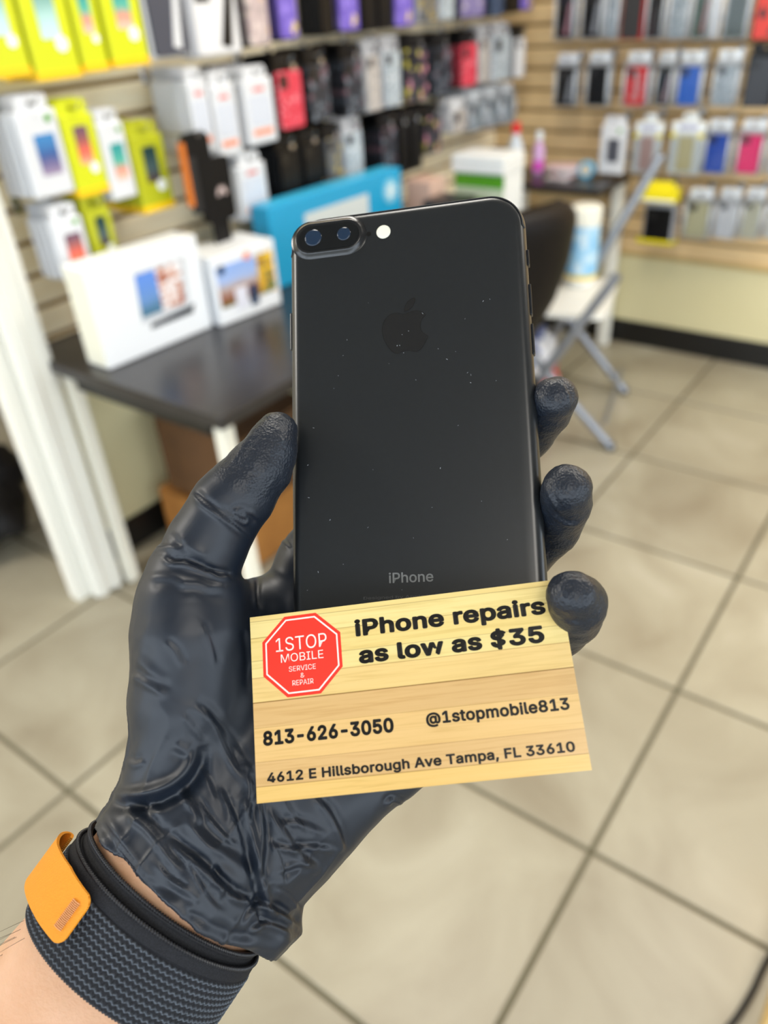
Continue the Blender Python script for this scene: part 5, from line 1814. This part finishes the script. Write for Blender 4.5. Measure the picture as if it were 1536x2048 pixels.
# gentle random creasing, stronger on the sleeve and in the palm
sl_, su_, sn_ = local(V[:, 0], V[:, 1], V[:, 2])
Pn = np.stack([sl_ * 45, su_ * 130, sn_ * 130], 1)
n1 = vnoise(Pn + 3.1, 1)
n2 = vnoise(Pn * 2.1 + 9.7, 2)
wr = np.clip((sl_ + 0.085) / 0.05, 0, 1) * np.clip((1 - np.abs(n1) * 2.4), 0, 1) ** 2
disp += 0.00055 * wr * (0.4 + 0.6 * np.clip((sl_ + 0.085) / 0.05, 0, 1))
disp += 0.0002 * n2 * np.clip((sl_ + 0.1) / 0.05, 0, 1)
n3 = vnoise(V * 90 + 5, 3)
disp += 0.00022 * n3
# pebbled grip on the fingertips and thumb pad
tips = [G(540, 890, .237), G(515, 940, .236), G(1112, 800, .236), G(1090, 830, .242), G(1133, 985, .224), G(1115, 1045, .236), G(1148, 1200, .209), G(1150, 1235, .220)]
dm = np.full(len(V), 1e9)
for tpt in tips:
    dm = np.minimum(dm, np.linalg.norm(V - tpt, axis=1))
grip = np.clip((0.0155 - dm) / 0.004, 0, 1)
disp += grip * 0.00045 * vnoise(V * 150 + 1.5, 8)
disp += grip * (0.00011 * vnoise(V * 1000, 4) + 0.00008 * vnoise(V * 520 + 2, 6))
V2 = V + NRM * disp[:, None]

me = bpy.data.meshes.new('glove')
me.vertices.add(len(V2))
me.vertices.foreach_set('co', V2.astype(np.float32).ravel())
me.loops.add(len(Q) * 4)
me.loops.foreach_set('vertex_index', Q.astype(np.int32).ravel())
me.polygons.add(len(Q))
me.polygons.foreach_set('loop_start', (np.arange(len(Q)) * 4).astype(np.int32))
me.polygons.foreach_set('loop_total', np.full(len(Q), 4, np.int32))
me.update(calc_edges=True)
me.validate()
at = me.attributes.new('grip', 'FLOAT', 'POINT')
if len(at.data) == len(grip):
    at.data.foreach_set('value', grip.astype(np.float32))

M_glove = mat('nitrile_glove', C(18, 26, 38), 0.43, 0, 0.5)
m = M_glove
tc = nd(m, 'ShaderNodeTexCoord')
ga = nd(m, 'ShaderNodeAttribute', attribute_name='grip')
vo = nd(m, 'ShaderNodeTexVoronoi', Scale=1300.0)
lk(m, tc.outputs['Object'], vo.inputs['Vector'])
ml = nd(m, 'ShaderNodeMath', operation='MULTIPLY')
lk(m, vo.outputs['Distance'], ml.inputs[0])
lk(m, ga.outputs['Fac'], ml.inputs[1])
nf = nd(m, 'ShaderNodeTexNoise', Scale=900.0, Detail=3.0)
lk(m, tc.outputs['Object'], nf.inputs['Vector'])
ma = nd(m, 'ShaderNodeMath', operation='MULTIPLY_ADD')
ma.inputs[1].default_value = 0.06
lk(m, nf.outputs['Fac'], ma.inputs[0])
lk(m, ml.outputs[0], ma.inputs[2])
bp = nd(m, 'ShaderNodeBump', Strength=0.5, Distance=0.0003)
lk(m, ma.outputs[0], bp.inputs['Height'])
lk(m, bp.outputs[0], bsdf(m).inputs['Normal'])

person = thing('person', "left hand in a black rubber glove and bare forearm holding the phone and card", 'person')
person.matrix_world = CAMM
go = obj('glove', me, M_glove, person, smooth=True)
go['label'] = 'wrinkled black nitrile glove'

# ------------------------------------------------------------------ forearm (bare skin)
M_skin = noise_mat('skin', [(0.3, C(206, 158, 122)), (0.55, C(214, 168, 134)), (0.8, C(222, 178, 148))], scale=60, rough=0.5, bump=0.12, bump_scale=900)
bsdf(M_skin).inputs['Subsurface Weight'].default_value = 0.15
bsdf(M_skin).inputs['Subsurface Radius'].default_value = (1, 0.4, 0.2)
bsdf(M_skin).inputs['Subsurface Scale'].default_value = 0.003
fa_s = [-.046, -.042, -.030, -.015, 0, .015, .03, .06, .10, .16, .22, .26, .265]
fa_a = [.002, .018, .0270, .0288, .0300, .0310, .0325, .0350, .0380, .041, .043, .043, .002]
fa_b = [.002, .014, .0205, .0220, .0226, .0232, .0240, .0260, .0290, .033, .036, .036, .002]
bm = bmesh.new()
NS = 80
rg = []
sgrid = np.concatenate([np.linspace(-.046, -.03, 6), np.linspace(-.026, .10, 34), np.linspace(.11, .265, 14)])
for sv in sgrid:
    a_, b_ = np.interp(sv, fa_s, fa_a), np.interp(sv, fa_s, fa_b)
    ring = []
    for k in range(NS):
        th = 2 * math.pi * k / NS
        bump_ = 1 + 0.018 * math.exp(-((th - 1.45) / 0.16) ** 2) + 0.014 * math.exp(-((th - 1.95) / 0.16) ** 2)
        p = c0 + AX * sv + WX * (a_ * math.cos(th) * bump_) + NX * (b_ * math.sin(th) * bump_)
        ring.append(bm.verts.new(p))
    rg.append(ring)
for a, b in zip(rg, rg[1:]):
    for k in range(NS):
        bm.faces.new((a[k], a[(k + 1) % NS], b[(k + 1) % NS], b[k]))
bm.faces.new(list(reversed(rg[0])))
bm.faces.new(rg[-1])
bmesh.ops.recalc_face_normals(bm, faces=bm.faces)
fo = obj('forearm', bm, M_skin, person, smooth=True)
fo['label'] = 'bare tanned wrist and forearm'
# a few fine arm hairs
bm = bmesh.new()
for q in range(26):
    th = math.radians(random.uniform(150, 188))
    sv = random.uniform(0.016, 0.05)
    a_, b_ = np.interp(sv, fa_s, fa_a), np.interp(sv, fa_s, fa_b)
    base = c0 + AX * sv + WX * (a_ * math.cos(th)) + NX * (b_ * math.sin(th))
    out = (WX * math.cos(th) + NX * math.sin(th))
    pts = [Vector(base + out * (0.0008 * u * 3) + AX * (0.0035 * u) + np.array([0, 0, 1]) * 0.0003 * u * u) for u in (0, .5, 1, 1.6, 2.2)]
    bm_tube(bm, pts, [.00006, .00006, .00005, .00004, .00002], 4)
tag(obj('arm_hair', bm, mat('hair_brown', C(70, 52, 40), 0.6), person), kind='stuff')

# ------------------------------------------------------------------ watch band
strap = thing('watch_band', 'dark grey woven fabric watch band around the wrist with an orange pull tab', 'watch band')
strap.matrix_world = CAMM


def band_pt(th, sv, off, ell=(.0303, .0229)):
    """point on the wrist ellipse grown by off"""
    return c0 + AX * sv + WX * ((ell[0] + off) * math.cos(th)) + NX * ((ell[1] + off) * math.sin(th))


def grid_mesh(name, P, closed_u, mat_, parent, attr=None, smooth=True):
    nu, nv, _ = P.shape
    me = bpy.data.meshes.new(name)
    idx = np.arange(nu * nv).reshape(nu, nv)
    a = idx if closed_u else idx[:-1]
    b = np.roll(idx, -1, 0) if closed_u else idx[1:]
    q = np.stack([a[:, :-1], b[:, :-1], b[:, 1:], a[:, 1:]], -1).reshape(-1, 4)
    me.vertices.add(nu * nv)
    me.vertices.foreach_set('co', P.astype(np.float32).ravel())
    me.loops.add(len(q) * 4)
    me.loops.foreach_set('vertex_index', q.astype(np.int32).ravel())
    me.polygons.add(len(q))
    me.polygons.foreach_set('loop_start', (np.arange(len(q)) * 4).astype(np.int32))
    me.polygons.foreach_set('loop_total', np.full(len(q), 4, np.int32))
    me.update(calc_edges=True)
    if attr is not None:
        at = me.attributes.new('rib', 'FLOAT', 'POINT')
        at.data.foreach_set('value', attr.astype(np.float32).ravel())
    return obj(name, me, mat_, parent, smooth=smooth)


def band_material(name, dark, light, sparkle=False):
    m = mat(name, dark, 0.75, 0, 0.3)
    ga = nd(m, 'ShaderNodeAttribute', attribute_name='rib')
    mx = nd(m, 'ShaderNodeMix', data_type='RGBA')
    mx.inputs[6].default_value = dark
    mx.inputs[7].default_value = light
    lk(m, ga.outputs['Fac'], mx.inputs[0])
    tc = nd(m, 'ShaderNodeTexCoord')
    n = nd(m, 'ShaderNodeTexNoise', Scale=2600.0, Detail=2.0)
    lk(m, tc.outputs['Object'], n.inputs['Vector'])
    mv = nd(m, 'ShaderNodeMix', data_type='RGBA', blend_type='MULTIPLY')
    mv.inputs[0].default_value = 0.7
    rr = ramp(m, [(0.35, (0.35, 0.35, 0.35, 1)), (0.65, (1.4, 1.4, 1.4, 1))])
    lk(m, n.outputs['Fac'], rr.inputs[0])
    lk(m, mx.outputs[2], mv.inputs[6])
    lk(m, rr.outputs[0], mv.inputs[7])
    lk(m, mv.outputs[2], bsdf(m).inputs['Base Color'])
    bp = nd(m, 'ShaderNodeBump', Strength=0.6, Distance=0.0002)
    lk(m, n.outputs['Fac'], bp.inputs['Height'])
    lk(m, bp.outputs[0], bsdf(m).inputs['Normal'])
    return m


M_band = band_material('band_weave', C(30, 31, 36), C(98, 106, 116))
M_pip = mat('band_piping', C(34, 34, 38), 0.4, 0, 0.6)
NU_, NV_ = 1400, 150
th = np.linspace(0, 2 * np.pi, NU_, endpoint=False)[:, None]
BW = 0.0135
BT = -0.0098
vv = np.linspace(BT, BW, NV_)[None, :]
zone = np.clip((vv - BT - 0.0042) / 0.0006, 0, 1)          # flat weave near the hand-side edge
ROWS = 0.00185
wave = 0.00026 * np.sin(th * 112 + 1.2 * np.sin(th * 3))
rowc = ((vv - wave) / ROWS) % 1.0
rib = np.exp(-((rowc - 0.5) / 0.16) ** 2)
cross = np.exp(-(((rowc + 0.5) % 1.0 - 0.5) / 0.2) ** 2) * (0.5 + 0.5 * np.sin(th * 224))
flatw = 0.25 * (np.sin(th * 430) * np.sin(vv * 9000)) * (1 - zone)
h = 0.0024 + zone * (0.00048 * rib + 0.0002 * cross) + 0.00012 * flatw
h = h + 0.0004 * np.clip(1 - (np.abs(vv - (BT + BW) / 2) / ((BW - BT) / 2)) ** 8, 0, 1)
seam = np.exp(-((vv - BT - 0.0043) / 0.00035) ** 2)
h = h - 0.00045 * seam
ct_, st_ = np.cos(th), np.sin(th)
P = c0 + AX * vv[..., None] + WX * ((.0303 + h) * ct_)[..., None] + NX * ((.0229 + h) * st_)[..., None]
att = np.clip(zone * rib * 0.9 + 0.0 * flatw, 0, 1)
# turn the rim in to give the strap thickness
inner_rim = c0 + AX * np.broadcast_to(vv[:, [0]], (NU_, 1))[..., None] + WX * (.0306 * ct_)[..., None] + NX * (.0232 * st_)[..., None]
outer_rim = c0 + AX * np.broadcast_to(vv[:, [-1]], (NU_, 1))[..., None] + WX * (.0306 * ct_)[..., None] + NX * (.0232 * st_)[..., None]
P = np.concatenate([inner_rim, P, outer_rim], 1)
att = np.concatenate([np.zeros((NU_, 1)), np.broadcast_to(att, (NU_, NV_)), np.zeros((NU_, 1))], 1)
grid_mesh('outer_layer', P, True, M_band, strap, att)
# inner layer showing at the hand side
vv2 = np.linspace(-BW, BT + 0.004, 26)[None, :]
h2 = 0.0011 + 0.0 * vv2 + 0 * th + 0.00014 * np.sin(th * 380) * np.sin(vv2 * 8000) + 0.0006 * np.exp(-((vv2 + BW - 0.0008) / 0.0006) ** 2)
P2 = c0 + AX * (vv2 + 0.0006 * np.sin(th + 2.5))[..., None] + WX * ((.0301 + h2) * ct_)[..., None] + NX * ((.0227 + h2) * st_)[..., None]
rim2 = c0 + AX * np.broadcast_to(vv2[:, [0]], (NU_, 1))[..., None] + WX * (.0303 * ct_)[..., None] + NX * (.0229 * st_)[..., None]
P2 = np.concatenate([rim2, P2], 1)
grid_mesh('inner_layer', P2, True, band_material('band_inner', C(30, 30, 33), C(60, 62, 66)), strap, np.zeros(P2.shape[:2]))


def piping(name, sv, off, r, beads, amp_, wob=0.0):
    n_, k_ = 1300, 8
    t_ = np.linspace(0, 2 * np.pi, n_, endpoint=False)[:, None]
    ph = np.linspace(0, 2 * np.pi, k_ + 1)[None, :]
    rr = r * (1 + amp_ * np.sin(t_ * beads + 1.2 * np.sin(ph)))
    cen_off = off + rr * np.cos(ph)
    P_ = c0 + AX * (sv + wob * np.sin(t_ + 2.5) + rr * np.sin(ph))[..., None] + WX * ((.0301 + cen_off) * np.cos(t_))[..., None] + NX * ((.0227 + cen_off) * np.sin(t_))[..., None]
    grid_mesh(name, P_, True, M_pip, strap)


piping('edge_piping', BT, 0.0025, 0.00058, 230, 0.32)
piping('edge_piping', -BW, 0.0014, 0.00055, 230, 0.32, 0.0006)
piping('edge_piping', BW, 0.0023, 0.0005, 200, 0.25)

# orange pull tab: sheet bent round the edge of the wrist and folded back
M_tab = mat('tab_orange', C(250, 166, 46), 0.7, 0, 0.3)
m = M_tab
uvn = nd(m, 'ShaderNodeUVMap')
sp = nd(m, 'ShaderNodeSeparateXYZ')
lk(m, uvn.outputs[0], sp.inputs[0])
outs = []
for ax in ('X', 'Y'):
    s = nd(m, 'ShaderNodeMath', operation='MULTIPLY')
    s.inputs[1].default_value = 2 * math.pi / 0.00052
    lk(m, sp.outputs[ax], s.inputs[0])
    q_ = nd(m, 'ShaderNodeMath', operation='SINE')
    lk(m, s.outputs[0], q_.inputs[0])
    outs.append(q_)
pr = nd(m, 'ShaderNodeMath', operation='MULTIPLY')
lk(m, outs[0].outputs[0], pr.inputs[0])
lk(m, outs[1].outputs[0], pr.inputs[1])
mr = nd(m, 'ShaderNodeMapRange')
mr.inputs[1].default_value = -1
mr.inputs[2].default_value = 1
lk(m, pr.outputs[0], mr.inputs[0])
rr = ramp(m, [(0.25, C(206, 112, 10)), (0.55, C(248, 160, 40)), (0.9, C(255, 186, 72))])
lk(m, mr.outputs[0], rr.inputs[0])
lk(m, rr.outputs[0], bsdf(m).inputs['Base Color'])
bp = nd(m, 'ShaderNodeBump', Strength=0.7, Distance=0.00015)
lk(m, mr.outputs[0], bp.inputs['Height'])
lk(m, bp.outputs[0], bsdf(m).inputs['Normal'])
path = [(-.0176, .0246), (-.0205, .0234), (-.0240, .0215), (-.0275, .0190), (-.0310, .0152), (-.0345, .0100), (-.0368, .0050), (-.0378, .0005), (-.0376, -.0035), (-.0362, -.0062), (-.0346, -.0060), (-.0340, -.0035)]
pp = []
for i in range(len(path) - 1):
    p0, p1, p2, p3 = [np.array(path[max(0, min(len(path) - 1, i + q))]) for q in (-1, 0, 1, 2)]
    for u in np.linspace(0, 1, 10, endpoint=False):
        pp.append(0.5 * ((2 * p1) + (-p0 + p2) * u + (2 * p0 - 5 * p1 + 4 * p2 - p3) * u * u + (-p0 + 3 * p1 - 3 * p2 + p3) * u ** 3))
pp = np.array(pp)
arc = np.concatenate([[0], np.cumsum(np.linalg.norm(np.diff(pp, axis=0), axis=1))])
nv = 40
verts, uvs = [], []
bm = bmesh.new()
uvl = bm.loops.layers.uv.new('UVMap')
layers = []
for off in (0.0, -0.0009):
    g_ = []
    for i, (w_, n_) in enumerate(pp):
        t_ = pp[min(i + 1, len(pp) - 1)] - pp[max(i - 1, 0)]
        t_ /= np.linalg.norm(t_)
        nrm = np.array([t_[1], -t_[0]])
        if nrm @ np.array([-1, 1]) < 0 and i < len(pp) * 0.5:
            nrm = -nrm
        f_ = i / (len(pp) - 1)
        nrm = np.array([t_[1], -t_[0]]) * (1 if np.array([pp[1][1] - pp[0][1], -(pp[1][0] - pp[0][0])]) @ np.array([0, 1]) > 0 else -1)
        w2, n2_ = np.array([w_, n_]) + nrm * off
        sA = np.interp(arc[i], [0, 0.013, 0.027, 0.05], [-.0070, -.0078, -.0060, -.0056])
        sB = np.interp(arc[i], [0, 0.013, 0.027, 0.05], [.0074, .0076, .0088, .0086])
        rc = 0.0028
        cut = rc - math.sqrt(max(0, rc * rc - (rc - min(arc[i], rc)) ** 2))
        row = []
        for j in range(nv + 1):
            sv = (sA + cut) + (sB - sA - 2 * cut) * j / nv
            p = c0 + WX * w2 + NX * n2_ + AX * sv
            row.append((bm.verts.new(p), (arc[i], sv)))
        g_.append(row)
    layers.append(g_)
for li, g_ in enumerate(layers):
    for a, b in zip(g_, g_[1:]):
        for j in range(nv):
            ring = [a[j], a[j + 1], b[j + 1], b[j]]
            if li:
                ring.reverse()
            f = bm.faces.new([r_[0] for r_ in ring])
            for l_, r_ in zip(f.loops, ring):
                l_[uvl].uv = r_[1]
ga_, gb_ = layers


def stitch_edge(ea, eb):
    for k in range(len(ea) - 1):
        f = bm.faces.new((ea[k][0], eb[k][0], eb[k + 1][0], ea[k + 1][0]))
        for l_, r_ in zip(f.loops, (ea[k], eb[k], eb[k + 1], ea[k + 1])):
            l_[uvl].uv = r_[1]


stitch_edge(ga_[0], gb_[0])
stitch_edge(ga_[-1], gb_[-1])
stitch_edge([r[0] for r in ga_], [r[0] for r in gb_])
stitch_edge([r[-1] for r in ga_], [r[-1] for r in gb_])
bmesh.ops.recalc_face_normals(bm, faces=bm.faces)
tab = obj('pull_tab', bm, M_tab, strap)
smooth_by_angle(tab, 50)
tab['label'] = 'orange woven pull tab with rounded corners'
# bar of thread near the end of the tab
bm = bmesh.new()
for q in range(17):
    sv = -0.0040 + 0.0080 * q / 16
    i_a, i_b = 8, 15
    pa = c0 + WX * pp[i_a][0] + NX * (pp[i_a][1] + 0.0002) + AX * (sv)
    pb = c0 + WX * pp[i_b][0] + NX * (pp[i_b][1] + 0.0002) + AX * (sv + 0.0003)
    bm_tube(bm, [pa, (pa + pb) / 2 + NX * 0.0003, pb], 0.00020, 6)
obj('stitching', bm, mat('thread_brown', C(214, 150, 96), 0.6), tab)
